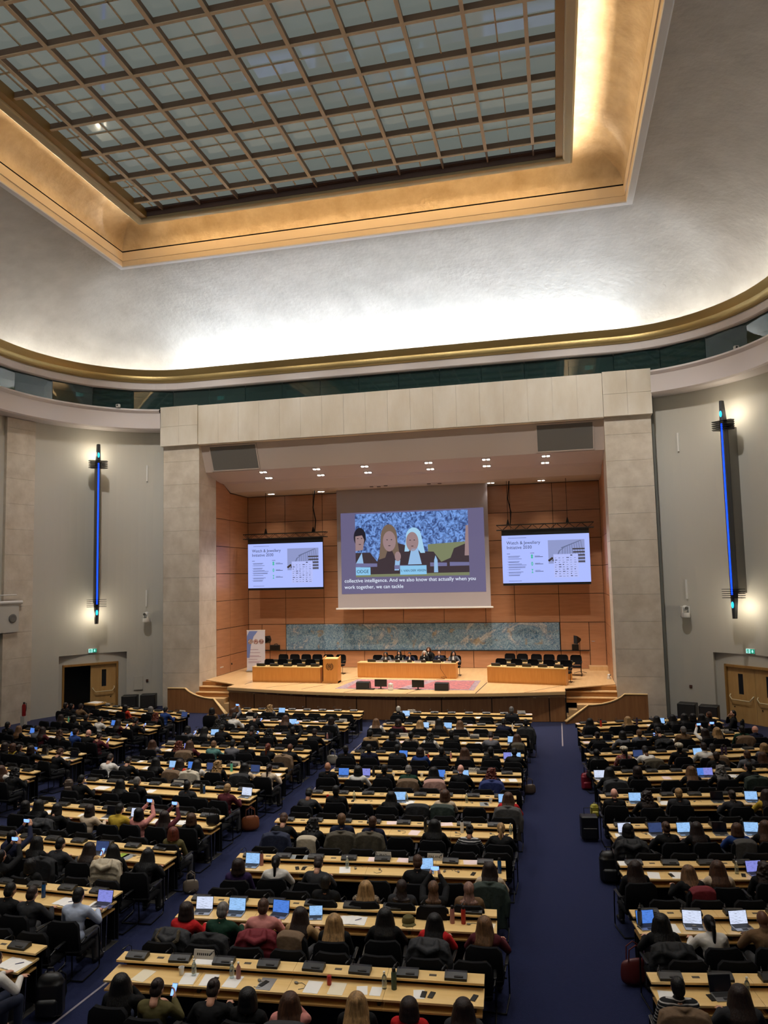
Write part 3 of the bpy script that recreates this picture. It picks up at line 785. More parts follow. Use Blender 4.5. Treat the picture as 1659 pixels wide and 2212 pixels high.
HS = {}
def hs_build():
    def E(m, p, r): m.ell(p, r, None, 16, 12)
    def cap_(m, g=0):
        E(m, (0, -.022, .034), (.080+g, .088+g, .092+g*.5)); E(m, (0, -.045, -.015), (.074+g, .066+g, .085+g))
    m = MB(); cap_(m); HS['s'] = (m, .007, 2)
    m = MB(); E(m, (0, -.040, .0), (.0785, .075, .055)); HS['r'] = (m, .007, 2)                      # receding, sides only
    m = MB(); cap_(m, .008)
    for a in range(-6, 7):
        t = math.radians(a*17.5); x, y = math.sin(t)*.078, -math.cos(t)*.075-.012
        m.cap((x*.9, y*.9, .03), (x*1.12, y*1.1-.005, -.115), .024, .020, 8)
    HS['b'] = (m, .009, 2)
    def long_(L, w=1.0, n=0):
        m = MB(); cap_(m, .008)
        for a in range(-6, 7):
            t = math.radians(a*16.5); x, y = math.sin(t)*.078, -math.cos(t)*.078-.012
            e = (x*1.05*w, -.115-.045*math.cos(t), -L+.05*abs(math.sin(t*1.0))+random.uniform(-.03, .02))
            m.chain([(x*.92, y*.92, .03), (x*1.06*(1+(w-1)*.6), y*1.12, -.11), ((x*1.12*w), (y*1.1+e[1])/2-.012, -.11-(L-.11)*.5), e], [.028, .027, .026, .012], 8)
        return m
    HS['l'] = (long_(.33, 1.3), .010, 2)
    m = long_(.30, 1.35)
    for i in range(70):
        a = random.uniform(-PI*.85, PI*.85); z = random.uniform(-.30, .10); rr = .085+.035*min(1, (.1-z)/.2)
        if abs(a) > PI*.55 and z < .02: continue
        E(m, (math.sin(a)*rr, -math.cos(a)*rr*.9-.02, z), (.022, .022, .022))
    HS['c'] = (m, .010, 1)
    m = MB(); cap_(m); m.chain([(0, -.10, .03), (0, -.135, .02), (.005, -.145, -.06), (0, -.14, -.20), (0, -.135, -.27)], [.028, .030, .030, .022, .008], 8); HS['p'] = (m, .009, 2)
    m = MB(); cap_(m); E(m, (0, -.115, .045), (.042, .036, .042)); HS['u'] = (m, .008, 2)
    m = MB()                                                                                      # head scarf
    E(m, (0, -.014, .020), (.088, .104, .104)); E(m, (0, -.02, -.07), (.078, .078, .07))
    m.cap((0, -.02, -.10), (0, -.025, -.16), .085, .105, 14); E(m, (0, -.04, -.185), (.165, .10, .055)); m.cap((0, .03, -.12), (0, .05, -.19), .06, .05, 10)
    HS['h'] = (m, .010, 4)
    m = MB()                                                                                      # rounded woven hat with dark band
    E(m, (0, -.01, .055), (.105, .118, .075)); E(m, (0, -.01, .02), (.098, .11, .035)); HS['t'] = (m, .009, 2)
hs_build()
HSM = {k: fuse('hair_style_'+k, v[0], v[1], v[2], [HAIR['k']]) for k, v in HS.items()}
HDESC = {'s': 'short %s hair', 'r': 'receding %s hair', 'b': '%s bob', 'l': 'long %s hair', 'c': 'curly %s hair', 'p': '%s ponytail', 'u': '%s hair bun', 'h': '%s headscarf', 't': 'round %s hat', 'x': 'bald head'}
HSC = {'b': (1.30, 1.16, 1.08), 'l': (1.30, 1.16, 1.06), 'c': (1.2, 1.15, 1.06), 'h': (1.08, 1.06, 1.04), 't': (1.12, 1.08, 1.05)}
M_HATB = mat('hat_band', (.06, .05, .05), .7)
HATB = MB().lathe([(.1, 0), (.107, 0), (.107, .022), (.1, .022)], n=24, caps=False).mesh('hat_band', [M_HATB])
PHONE = {}
def phone_mesh():
    b = MB(); b.rbox(-.036, .036, -.004, .004, -.075, .075, .003)
    return b.mesh('phone_body', [M_BLACKP])
PH = phone_mesh(); PHS = MB().box(-.033, .033, -.0052, -.0042, -.070, .070).mesh('phone_screen', [emis('phone_glow', (.45, .60, .95), 2.2)])
def add_phone(x, y, z, rz, tilt, label, land=False):
    e = empty('phone', (x, y, z), rz); e.rotation_euler = (math.radians(tilt), math.radians(90) if land else 0, rz)
    O('case', PH, e); O('display', PHS, e); tag(e, label, 'phone', 'phones held up by the audience'); return e
def person(x, y, z0, rz, code, label, group='seated audience', scale=1.0, beard=False):
    hs, hcol, top, pose = code[0], code[1], code[2], code[3]
    skin = SKIN[code[4]] if len(code) > 4 else SKIN['l']
    B = BODY[pose]
    o = O('person', B['body'], None, (x, y, z0), (0, 0, rz), scale)
    o.material_slots[0].link = 'OBJECT'; o.material_slots[0].material = skin
    O('jacket' if top in 'kndg' else 'sweater', B['top'], o, mat=TOP[top])
    O('trousers', B['tr'], o, mat=TROU[random.choice('kkng')])
    if group.startswith('panel'):
        m = MB(); n = B['nk']; m.cap(n+Vector((0, .060, -.02)), n+Vector((0, .112, -.24)), .036, .062, 12)
        P('shirt', m, TOP['w'], o, True)
    for sh_ in B['shoes']: O('shoe', sh_, o)
    if hs != 'x':
        nm = {'h': 'headscarf', 't': 'hat'}.get(hs, 'hair')
        R = R3(B['yaw'], B['pit'])
        def put(me, nm, m, dz=0):
            h = O(nm, me, o, B['hc']+R @ Vector((0, 0, dz)), R.to_euler(), mat=m); h.scale = HSC.get(hs, (1.10, 1.06, 1.05)); return h
        if hs in 'lcbph': R = R3(B['yaw']*.8, B['pit']*.3)
        if hs == 't':
            put(HSM['p' if top == 'j' else 's'], 'hair', HAIR['k']); h = put(HSM['t'], 'hat', HAIR[hcol]); O('hat_band', HATB, h, (0, -.01, .03))
        else:
            put(HSM[hs], nm, HAIR[hcol])
            if hs == 'h': put(HSM['b'], 'hair', HAIR['n']) if False else None
    tag(o, label, 'person', group)
    return o
# ================================================================== FURNITURE PROTOTYPES
HOLD = []       # prototypes are kept unlinked
def proto(name, parts, subs=None): return (name, parts)
def meshes(name, mb, m, smooth=False, ang=35):
    me = mb.mesh(name, m if isinstance(m, (list, tuple)) else [m])
    if smooth: smooth_angle(me, ang)
    return me
# chair: +Y forward, origin on the floor under the seat centre
mb = MB(); mb.rbox(-.265, .265, -.23, .25, .40, .475, .025); CH_SEAT = meshes('chair_seat', mb, M_BLACK, True, 50)
mb = MB(); rr = []
for i in range(9):
    t = i/8; z = .50+.46*t; y = -.235-.05*t-.03*math.sin(PI*t); w = .262+.012*math.sin(PI*min(1, t*1.2)); w = w if i < 8 else w-.03
    w = w-.04*max(0, t-.85)/.15
    rr.append([(x*w, y+.035*abs(x)**2, z) for x in (-1, -.6, 0, .6, 1)]+[(x*w, y-.055+.03*abs(x)**2, z) for x in (1, .6, 0, -.6, -1)])
mb.loft(rr, True, True); CH_BACK = meshes('chair_back', mb, M_BLACK, True, 60)
mb = MB()
for s in (-1, 1):
    pass
def sled(s):
    m = MB(); m.tube([(s*.285, -.20, .02), (s*.30, .24, .02), (s*.30, .28, .05), (s*.30, .27, .40), (s*.30, .24, .64), (s*.30, .18, .665), (s*.30, -.16, .655), (s*.29, -.24, .62), (s*.25, -.27, .55)], .012, 7); return m
CH_SIDE = [meshes('chair_side', sled(s), M_BLACKM, True) for s in (-1, 1)]
mb = MB(); mb.tube([(-.285, -.20, .02), (.285, -.20, .02)], .012, 7); mb.tube([(-.295, .0, .41), (.295, .0, .41)], .012, 6); CH_CROSS = meshes('chair_cross', mb, M_BLACKM, True)
def arm(s):
    m = MB(); m.rbox(s*.30-.022, s*.30+.022, -.15, .19, .655, .685, .008); return m
CH_ARM = [meshes('chair_arm', arm(s), [M_BLACKP]) for s in (-1, 1)]
def arms(s):
    m = MB(); m.box(s*.324-.002, s*.324+.002, -.14, .18, .662, .676); return m
CH_STRIP = [meshes('arm_strip', arms(s), [M_CHROME]) for s in (-1, 1)]
def chair(x, y, z, rz, label, group):
    e = empty('chair', (x, y, z), rz)
    O('seat', CH_SEAT, e); O('backrest', CH_BACK, e); O('crossbar', CH_CROSS, e)
    for i in (0, 1): O('side_frame', CH_SIDE[i], e); a = O('armrest', CH_ARM[i], e); O('trim_strip', CH_STRIP[i], a)
    return tag(e, label, 'chair', group)
# microphone console on the upper desk shelf
mb = MB(); mb.loft([[(-.15, -.10, 0), (.15, -.10, 0), (.15, -.10, .035), (-.15, -.10, .035)], [(-.15, .0, 0), (.15, .0, 0), (.15, .0, .07), (-.15, .0, .07)], [(-.15, .07, 0), (.15, .07, 0), (.15, .07, .06), (-.15, .07, .06)]], True, True)
CN_BODY = meshes('console_body', mb, M_BLACKP)
mb = MB(); mb.tube([(-.11, .02, .06), (-.12, .02, .13), (-.14, -.02, .165), (-.16, -.08, .155)], .0045, 6); mb.cap((-.16, -.08, .155), (-.175, -.12, .148), .013, .012, 8)
CN_MIC = meshes('console_mic', mb, M_BLACKP, True)
mb = MB(); mb.box(-.02, .10, -.085, -.03, .046, .052); CN_PAN = meshes('console_panel', mb, mat('console_keys', (.13, .13, .135), .35))
def console(x, y, z, rz, label, tilt=0):
    e = empty('microphone_console', (x, y, z), rz)
    O('housing', CN_BODY, e); O('key_panel', CN_PAN, e); O('gooseneck_microphone', CN_MIC, e)
    return tag(e, label, 'microphone console', 'microphone consoles on the delegate desks')
# laptop: origin under base centre, screen side away (+Y), viewer at -Y
mb = MB(); mb.rbox(-.165, .165, -.115, .115, 0, .016, .004); LP_BASE = meshes('laptop_base', mb, M_SCREENG)
mb = MB(); mb.box(-.145, .145, -.02, .10, .0162, .0175); mb.box(-.05, .05, -.10, -.035, .0162, .017); LP_KEY = meshes('laptop_keys', mb, M_KEYS)
TL = math.radians(14)
def lidbox(m, x0, x1, a0, a1, d0, d1):
    def p(x, a, d): return (x, .112+a*math.sin(TL)-d*math.cos(TL), .012+a*math.cos(TL)+d*math.sin(TL))
    return m.add([p(x0, a0, d0), p(x1, a0, d0), p(x1, a1, d0), p(x0, a1, d0), p(x0, a0, d1), p(x1, a0, d1), p(x1, a1, d1), p(x0, a1, d1)], [(0, 3, 2, 1), (4, 5, 6, 7), (0, 1, 5, 4), (1, 2, 6, 5), (2, 3, 7, 6), (3, 0, 4, 7)])
LP_LID = meshes('laptop_lid', lidbox(MB(), -.165, .165, 0, .225, -.008, 0), M_LAPD)
LP_DSP = meshes('laptop_display', lidbox(MB(), -.156, .156, .012, .215, 0, .0015), emis('screen_a', (.5, .7, 1), 1.2))
def screenmat(name, c, s, seed):
    m = mat(name, (.02, .02, .02), .3, emit=c, es=s); nt = m.node_tree; b = nt.nodes['Principled BSDF']
    t = nt.nodes.new('ShaderNodeTexCoord'); mp = nt.nodes.new('ShaderNodeMapping'); mp.inputs['Scale'].default_value = (14, 14, 150); mp.inputs['Location'].default_value = (seed, 0, seed)
    n = nt.nodes.new('ShaderNodeTexNoise'); n.inputs['Scale'].default_value = 1; r = nt.nodes.new('ShaderNodeValToRGB')
    r.color_ramp.elements[0].position = .40; r.color_ramp.elements[1].position = .44
    r.color_ramp.elements[0].color = (*[x*.62 for x in lin(c)], 1); r.color_ramp.elements[1].color = (*lin(c), 1)
    nt.links.new(t.outputs['Object'], mp.inputs[0]); nt.links.new(mp.outputs[0], n.inputs['Vector']); nt.links.new(n.outputs['Fac'], r.inputs[0]); nt.links.new(r.outputs[0], b.inputs['Emission Color'])
    return m
SCRM = {'L': screenmat('screen_light_blue', (.62, .80, 1.0), .95, 3), 'W': screenmat('screen_white', (.86, .90, 1.0), .95, 11), 'B': screenmat('screen_blue', (.34, .56, .95), .8, 5), 'V': screenmat('screen_lavender', (.58, .60, .95), .8, 7), 'D': mat('screen_dark', (.05, .06, .10), .15, spec=.6), 'N': screenmat('screen_dim', (.30, .38, .60), .5, 9)}
SCRN = {'L': 'light blue', 'W': 'white', 'B': 'blue', 'V': 'lavender', 'D': 'dark', 'N': 'dim grey blue'}
def laptop(x, y, z, rz, kind, label, sc=1.0):
    e = empty('laptop', (x, y, z), rz); e.scale = (sc,)*3
    b = O('base', LP_BASE, e); O('keyboard', LP_KEY, b); l = O('lid', LP_LID, e); O('display', LP_DSP, l, mat=SCRM[kind])
    return tag(e, label, 'laptop', 'laptops open on the delegate desks')
# bottles and cups
def lathe_me(name, prof, m, n=14): 
    return meshes(name, MB().lathe(prof, n=n), m, True, 40)
BT_PL = lathe_me('bottle_body', [(.0, 0), (.032, 0), (.033, .01), (.033, .13), (.028, .155), (.013, .18), (.013, .20), (0, .20)], M_GLASS)
BT_CAP = lathe_me('bottle_cap', [(0, .20), (.015, .20), (.015, .218), (0, .218)], M_WHITE)
TH_BODY = lathe_me('thermos_body', [(0, 0), (.036, 0), (.037, .01), (.037, .20), (.030, .225), (0, .225)], M_STEEL)
TH_CAP = lathe_me('thermos_cap', [(0, .225), (.026, .225), (.026, .262), (.02, .27), (0, .27)], M_BLACKP)
CAN = lathe_me('can_body', [(0, 0), (.028, 0), (.032, .008), (.032, .108), (.027, .118), (0, .118)], M_STEEL)
CUP = lathe_me('cup_body', [(0, 0), (.028, 0), (.040, .10), (.042, .102), (.038, .10), (.027, .006), (0, .006)], M_WHITE)
BTM = {'g': M_GLASS, 's': M_STEEL, 'k': M_BLACKP, 'r': mat('red_bottle', (.62, .12, .10), .35), 'b': mat('blue_bottle', (.08, .33, .62), .15, trans=.5), 't': mat('teal_bottle', (.35, .72, .62), .4), 'p': mat('pinkish_bottle', (.62, .42, .40), .4), 'e': mat('green_thermos', (.20, .28, .22), .5), 'v': mat('purple_bottle', (.18, .12, .26), .4), 'w': mat('white_bottle', (.85, .84, .82), .45), 'd': mat('steel_grey_bottle', (.45, .47, .50), .4, metal=.6)}
BTN = {'g': 'clear glass', 's': 'steel', 'k': 'black', 'r': 'red', 'b': 'blue', 't': 'teal', 'p': 'pinkish', 'e': 'dark green', 'v': 'dark purple', 'w': 'white', 'd': 'grey steel'}
def bottle(x, y, z, kind, col, label):
    if kind == 'b':
        e = O('bottle', BT_PL, None, (x, y, z), mat=BTM[col]); O('cap', BT_CAP, e); tag(e, label, 'bottle')
    elif kind == 't':
        e = O('thermos_bottle', TH_BODY, None, (x, y, z), mat=BTM[col]); O('cap', TH_CAP, e); tag(e, label, 'bottle')
    elif kind == 'c': e = tag(O('drink_can', CAN, None, (x, y, z), mat=BTM[col]), label, 'can')
    else: e = tag(O('paper_cup', CUP, None, (x, y, z)), label, 'cup')
    return e
# headphones lying on a desk
mb = MB(); mb.tube([(-.07, 0, .02), (-.065, .04, .03), (0, .085, .035), (.065, .04, .03), (.07, 0, .02)], .006, 6)
for s in (-1, 1): mb.lathe([(0, .0), (.03, .0), (.034, .012), (.03, .026), (0, .026)], (s*.07, -.01, 0), 12)
HP = meshes('headphones', mb, M_BLACKP, True)
mb = MB(); mb.tube([(0, .0, .006), (.06, .05, .005), (.14, .03, .004), (.17, -.04, .004), (.12, -.1, .004)], .004, 6); mb.ell((0, 0, .014), (.035, .022, .013)); EARC = meshes('earpiece', mb, mat('earpiece_grey', (.45, .43, .38), .5), True)
# papers
def pap(w, h, t=.003): return MB().box(-w/2, w/2, -h/2, h/2, 0, t)
PAP1 = meshes('sheet', pap(.21, .297), M_PAPER); PAP2 = meshes('sheet_small', pap(.148, .21), M_PAPER)
mb = MB(); mb.loft([[(x, y, .002+.016*(1-abs(2*abs(x)/.21-.45))) for x in (-.21, -.16, -.10, -.04, -.004, 0, .004, .04, .10, .16, .21)] for y in (-.148, .148)], False); mb.box(-.21, .21, -.148, .148, 0, .006)
NOTEB = meshes('open_notebook', mb, M_PAPER)
PEN = meshes('pen', MB().tube([(-.06, 0, .008), (.06, 0, .008)], .0045, 6), mat('pen_blue', (.10, .10, .35), .4))
# name sign
def sign(x, y, z, rz, txt, label, w=.30, parent=None):
    e = empty('country_sign', (x, y, z), rz)
    m = MB(); m.loft([[(-w/2, -.045, 0), (-w/2, .045, 0), (-w/2, .006, .115), (-w/2, -.006, .115)], [(w/2, -.045, 0), (w/2, .045, 0), (w/2, .006, .115), (w/2, -.006, .115)]], True, True)
    P('board', m, mat('sign_card', (.70, .67, .62), .7), e)
    if txt:
        t = textmesh(txt, .062, .0005, 'CENTER', .0012); a = math.atan2(.115, .039)
        P('lettering', t, mat('sign_ink', (.12, .11, .11), .7), e, loc=(0, -.031, .040), rot=(a, 0, 0))
    else:
        m = MB()
        for i in range(7): m.box(-.10+.03*i, -.10+.03*i+.02, -.0005, .0005, .0, .03)
        P('lettering', m, mat('sign_ink', (.12, .11, .11), .7), e, loc=(0, -.030, .045), rot=(-math.radians(18.7), 0, 0))
    return tag(e, label, 'country sign')
# coats over chair backs (chair-local coordinates)
def coat_mesh(kind):
    w = {'slim': .20, 'short': .27}.get(kind, .275); zb = {'short': .62, 'slim': .30, 'puffer': .42}.get(kind, .30)
    path = [(-.175, .70), (-.185, .85), (-.20, .96), (-.235, 1.005), (-.30, 1.01), (-.355, .975)]
    n2 = 14
    for i in range(1, n2+1):
        t = i/n2; path.append((-.355-.035*math.sin(min(1, t*1.6)*PI/2), .975+(zb-.975)*t))
    N = 26; rows = []
    for j, (y, z) in enumerate(path):
        t = max(0, (j-5)/n2); row = []
        for i in range(N+1):
            u = -1+2*i/N
            x = u*w*(1.0+.10*t+(.10 if 0 < t < .5 and kind != 'slim' else 0))
            f = .016*t*math.sin(9*u+2*math.sin(3*t)+(2 if kind == 'full' else 0))+.01*t*math.sin(23*u+4*t)
            if kind in ('puffer', 'hood'): f = .022*abs(math.sin(PI*5.5*t))+.006*math.sin(14*u+9*t)
            zz = z-.06*abs(u)**4*(1 if j > 2 else .6)-(.03*math.sin(5*u+1)*t if j == len(path)-1 else 0)
            row.append((x, y-f+.05*abs(u)**3*min(1, t*3), zz))
        rows.append(row)
    m = MB().loft(rows, False)
    me = evalmesh('c', m.mesh('c'), [('SOLIDIFY', dict(thickness=.032, offset=0))])
    m2 = MB(); m2.v = [tuple(v.co) for v in me.vertices]; m2.f = [tuple(p.vertices) for p in me.polygons]; m2.m = [0]*len(m2.f)
    if kind in ('full', 'hood', 'puffer'):
        for s in (-1, 1): m2.chain([(s*w*.92, -.30, .96), (s*(w+.035), -.35, .76), (s*(w+.02), -.36, .52)], [.045, .05, .038], 9)
    if kind == 'full': m2.chain([(-.10, -.27, 1.02), (0, -.33, 1.03), (.10, -.27, 1.02)], [.025, .03, .025], 8)
    if kind in ('hood', 'puffer'): m2.chain([(-.12, -.33, 1.02), (-.13, -.42, .95), (0, -.44, .90), (.13, -.42, .95), (.12, -.33, 1.02)], [.035, .045, .05, .045, .035], 9)
    return fuse('coat_'+kind, m2, .012, 2, [TOP['k']])
COAT = {k: coat_mesh(k) for k in ('full', 'slim', 'short', 'hood', 'puffer')}
FUR = fuse('fur', MB().chain([(-.15, -.35, 1.02), (-.17, -.44, .93), (-.08, -.49, .86), (.08, -.49, .86), (.17, -.44, .93), (.15, -.35, 1.02)], [.03, .034, .034, .034, .034, .03], 8), .010, 0, [mat('fur_trim', (.36, .31, .22), .95, bump=(60, 1, .02), var=(30, (.2, .17, .12), .2))])
COATC = {'k': (.07, .07, .08), 'd': (.15, .15, .16), 'g': (.27, .26, .25), 'n': (.09, .12, .22), 'c': (.70, .65, .56), 'o': (.42, .33, .24), 'r': (.42, .07, .12), 'e': (.14, .19, .16), 'p': (.68, .52, .47), 'b': (.10, .16, .38), 'f': (.28, .25, .19), 'w': (.74, .70, .62)}
COATN = {'k': 'black', 'd': 'dark grey', 'g': 'grey', 'n': 'navy', 'c': 'cream', 'o': 'brown', 'r': 'dark red', 'e': 'dark green', 'p': 'pale pink', 'b': 'blue', 'f': 'olive brown', 'w': 'off white'}
COATM = {k: mat('coat_'+COATN[k].replace(' ', '_'), v, .8, bump=(16, .5, .02)) for k, v in COATC.items()}
def coat(x, y, z, rz, kind, col, label):
    o = O('coat', COAT[kind], None, (x, y, z), (0, 0, rz), mat=COATM[col])
    if kind == 'hood': O('fur_collar', FUR, o)
    return tag(o, label, 'coat', 'coats hung over chair backs')
# bags
def bag(kind, x, y, z, rz, m, label, sc=1.0, hm=None):
    e = empty('bag', (x, y, z), rz); e.scale = (sc,)*3
    hm = hm or m; b = MB()
    if kind == 'tote':
        b.loft([[(-.17, -.07, 0), (.17, -.07, 0), (.17, .07, 0), (-.17, .07, 0)], [(-.20, -.08, .1), (.20, -.08, .1), (.20, .08, .1), (-.20, .08, .1)], [(-.19, -.06, .22), (.19, -.06, .22), (.19, .06, .22), (-.19, .06, .22)], [(-.17, -.03, .30), (.17, -.03, .32), (.17, .03, .32), (-.17, .03, .30)]], True, True)
        P('pouch', evalmesh('pouch', b.mesh('s'), [('SUBSURF', dict(levels=2))]), m, e, True)
        for s in (-1, 1): P('strap', MB().tube([(-.09, s*.035, .28), (-.08, s*.045, .42), (0, s*.05, .47), (.08, s*.045, .42), (.09, s*.035, .28)], .008, 6), hm, e, True)
    elif kind == 'backpack':
        b.rbox(-.15, .15, -.09, .09, .0, .40, .04); b.ell((0, 0, .38), (.145, .085, .10), None, 14, 8)
        P('pouch', fuse('pouch', b, .015, 4, [m]), [m], e)
        P('front_pocket', fuse('pocket', MB().rbox(-.12, .12, -.15, -.08, .04, .24, .03), .013, 4, [m]), [m], e)
        P('top_handle', MB().tube([(-.04, 0, .47), (-.03, 0, .52), (.03, 0, .52), (.04, 0, .47)], .008, 6), hm, e, True)
        for s in (-1, 1): P('strap', MB().tube([(s*.08, .08, .44), (s*.11, .16, .36), (s*.12, .15, .18), (s*.10, .09, .06)], .013, 6), hm, e, True)
    elif kind == 'suitcase':
        b.rbox(-.17, .17, -.12, .12, .04, .50, .02); P('case', b, m, e)
        P('front_pocket', MB().rbox(-.14, .14, -.145, -.12, .08, .28, .01), m, e)
        P('pull_handle', MB().tube([(-.08, .08, .48), (-.08, .08, .62), (.08, .08, .62), (.08, .08, .48)], .008, 6), M_BLACKM, e, True)
        for s in (-1, 1): P('wheel', MB().tube([(s*.13-.012, .08, .025), (s*.13+.012, .08, .025)], .025, 10), M_BLACKP, e)
    return tag(e, label, 'bag')
# ================================================================== SEATING
ROWS = {
'A': [((-12.3,29.78),(-7.4,28.31)),((-12.2,26.98),(-7.32,25.9)),((-12.2,24.74),(-7.34,23.68)),((-12.2,22.4),(-7.38,21.44)),((-12.2,20.15),(-7.38,19.26))],
'B': [((-5.65,29.66),(-.35,29.66)),((-5.5,27.45),(-.28,27.35)),((-5.5,25.25),(-.28,25.15)),((-5.51,23.05),(-.28,22.86)),((-5.5,20.85),(-.25,20.64)),((-5.46,18.73),(-.2,18.46)),((-5.46,16.62),(-.18,16.33)),((-5.4,14.5),(-.17,14.25)),((-5.4,12.36),(-.17,12.16)),((-5.4,10.4),(-.19,10.19))],
'C': [((.95,29.53),(6.38,29.75)),((1.05,27.27),(6.36,27.55)),((1.05,25.11),(6.34,25.38)),((1.05,22.88),(6.35,23.17)),((1.07,20.66),(6.36,21.05)),((1.1,18.5),(6.34,18.9)),((1.1,16.36),(6.37,16.78)),((1.15,14.2),(6.36,14.67)),((1.1,12.2),(6.36,12.59)),((1.08,10.25),(6.35,10.6))],
'D': [((7.96,28.08),(13.0,29.78)),((8.01,25.81),(13.21,27.16)),((8.12,23.55),(13.28,24.93)),((8.22,21.41),(13.38,22.62)),((8.31,19.31),(13.5,20.32)),((8.36,17.13),(13.6,18.05)),((8.41,15.02),(13.6,15.9)),((8.44,12.96),(13.65,13.84)),((8.49,11.05),(13.7,11.9))]}
BN = {'A': 'far left block', 'B': 'left centre block', 'C': 'right centre block', 'D': 'far right block'}
ORD = ['first', 'second', 'third', 'fourth', 'fifth', 'sixth', 'seventh', 'eighth', 'ninth', 'tenth', 'eleventh']
class Row:
    def __init__(s, b, i):
        p, q = ROWS[b][i]; s.p = Vector(p); s.q = Vector(q); s.d = s.q-s.p; s.L = s.d.length; s.d.normalize()
        s.n = Vector((s.d.y, -s.d.x)); s.a = math.atan2(s.d.y, s.d.x); s.b = b; s.i = i
    def at(s, t, off): v = s.p+s.d*t+s.n*off; return v.x, v.y
    def solve(s, px, off, z):
        lo, hi = -4.0, s.L+3.0
        for _ in range(40):
            m = (lo+hi)/2; x, y = s.at(m, off)
            if proj(x, y, z)[0] < px: lo = m
            else: hi = m
        return (lo+hi)/2
    def seatname(s, t, adv=False):
        k = int(t/s.L*8)
        sn = ORD[k]+' seat' if 0 <= k <= 7 else ('left end' if k < 0 else 'right end')
        return sn
    def name(s): return '%s row from stage, %s' % (ORD[s.i], BN[s.b])
RW = {b: [Row(b, i) for i in range(len(ROWS[b]))] for b in 'ABCD'}
def seen(x, y, z, m=45):
    u, v = proj(x, y, z); return -m < u < 1659+m and v < 2212+m
USED = {}
def uniq(lb):
    n = USED.get(lb, 0); USED[lb] = n+1
    if n == 0: return lb
    alt = [', nearer the aisle', ', closer to the camera', ', further from the aisle', ', at its left', ', at its right', ', leaning close'][min(n-1, 5)]
    return (lb+alt) if len((lb+alt).split()) <= 16 else lb.replace('from stage', alt.strip(', '))
# ---- desks
def desk(r):
    e = empty('delegate_desk', (r.p.x, r.p.y, 0), r.a); L = r.L; n = 4
    def slabs(y0, y1, z0, z1, inset=0):
        m = MB(); w = (L-2*inset)/n
        for k in range(n): m.box(inset+w*k+(.002 if k else 0), inset+w*(k+1)-.002, y0, y1, z0, z1)
        return m
    P('upper_shelf', slabs(-.25, 0, .832, .86), [M_DESKT], e); P('worktop', slabs(-.60, -.17, .735, .762), [M_DESKT], e)
    P('lower_shelf', slabs(-.61, -.20, .625, .648, .02), [M_DESKW], e)
    m = MB(); m.box(0, L, -.025, .0, .70, .832); m.box(.06, L-.06, -.16, -.14, .10, .735); m.box(.06, L-.06, -.05, -.03, .06, .832); P('modesty_panel', m, [M_DARKW], e)
    for k in range(5):
        x = .12+(L-.24)*k/4; P('shelf_divider', MB().box(x-.02, x+.02, -.54, -.17, .648, .735).box(x-.015, x+.015, -.20, -.17, .64, .75), [M_DARKW], e)
    for x in (.22, L-.22): P('pedestal', MB().rbox(x-.03, x+.03, -.50, -.05, 0, .625, .006), [M_DARKW], e)
    for x in (.08, L-.08): P('foot_bracket', MB().tube([(x, -.50, .62), (x, -.49, .12), (x, -.46, .02), (x, -.40, .02), (x, -.36, .12), (x, -.34, .62)], .009, 6), [M_CHROME], e, True)
    for x in (.30, L-.30): P('base_plate', MB().rbox(x-.22, x+.22, -.62, .0, .0, .012, .004), [M_BASEP], e)
    for k in range(8):
        if k % 2 == 1 or True:
            x = L*(k+1)/8-.04
            if x < L-.2 and k % 2 == 0: P('speaker_inlay', MB().box(x-.05, x+.05, -.14, -.09, .8605, .8625), [M_INLAY], e)
    tag(e, 'long light wood delegate desk, %s' % r.name(), 'desk', 'delegate desks')
M_DESKT = M_WOODT; M_DESKW = M_WOODD
M_BASEP = mat('base_plate', (.30, .29, .28), .5, metal=.4); M_INLAY = mat('speaker_inlay', (.30, .26, .21), .6)
for b in 'ABCD':
    for r in RW[b]:
        desk(r)
        for k in range(8):
            x, y = r.at((k+.42)/8*r.L, .13)
            if seen(x, y, .9, 20): console(x, y, .860, r.a+random.uniform(-.05, .05), 'black microphone console, %s seat, %s' % (ORD[k], r.name()))
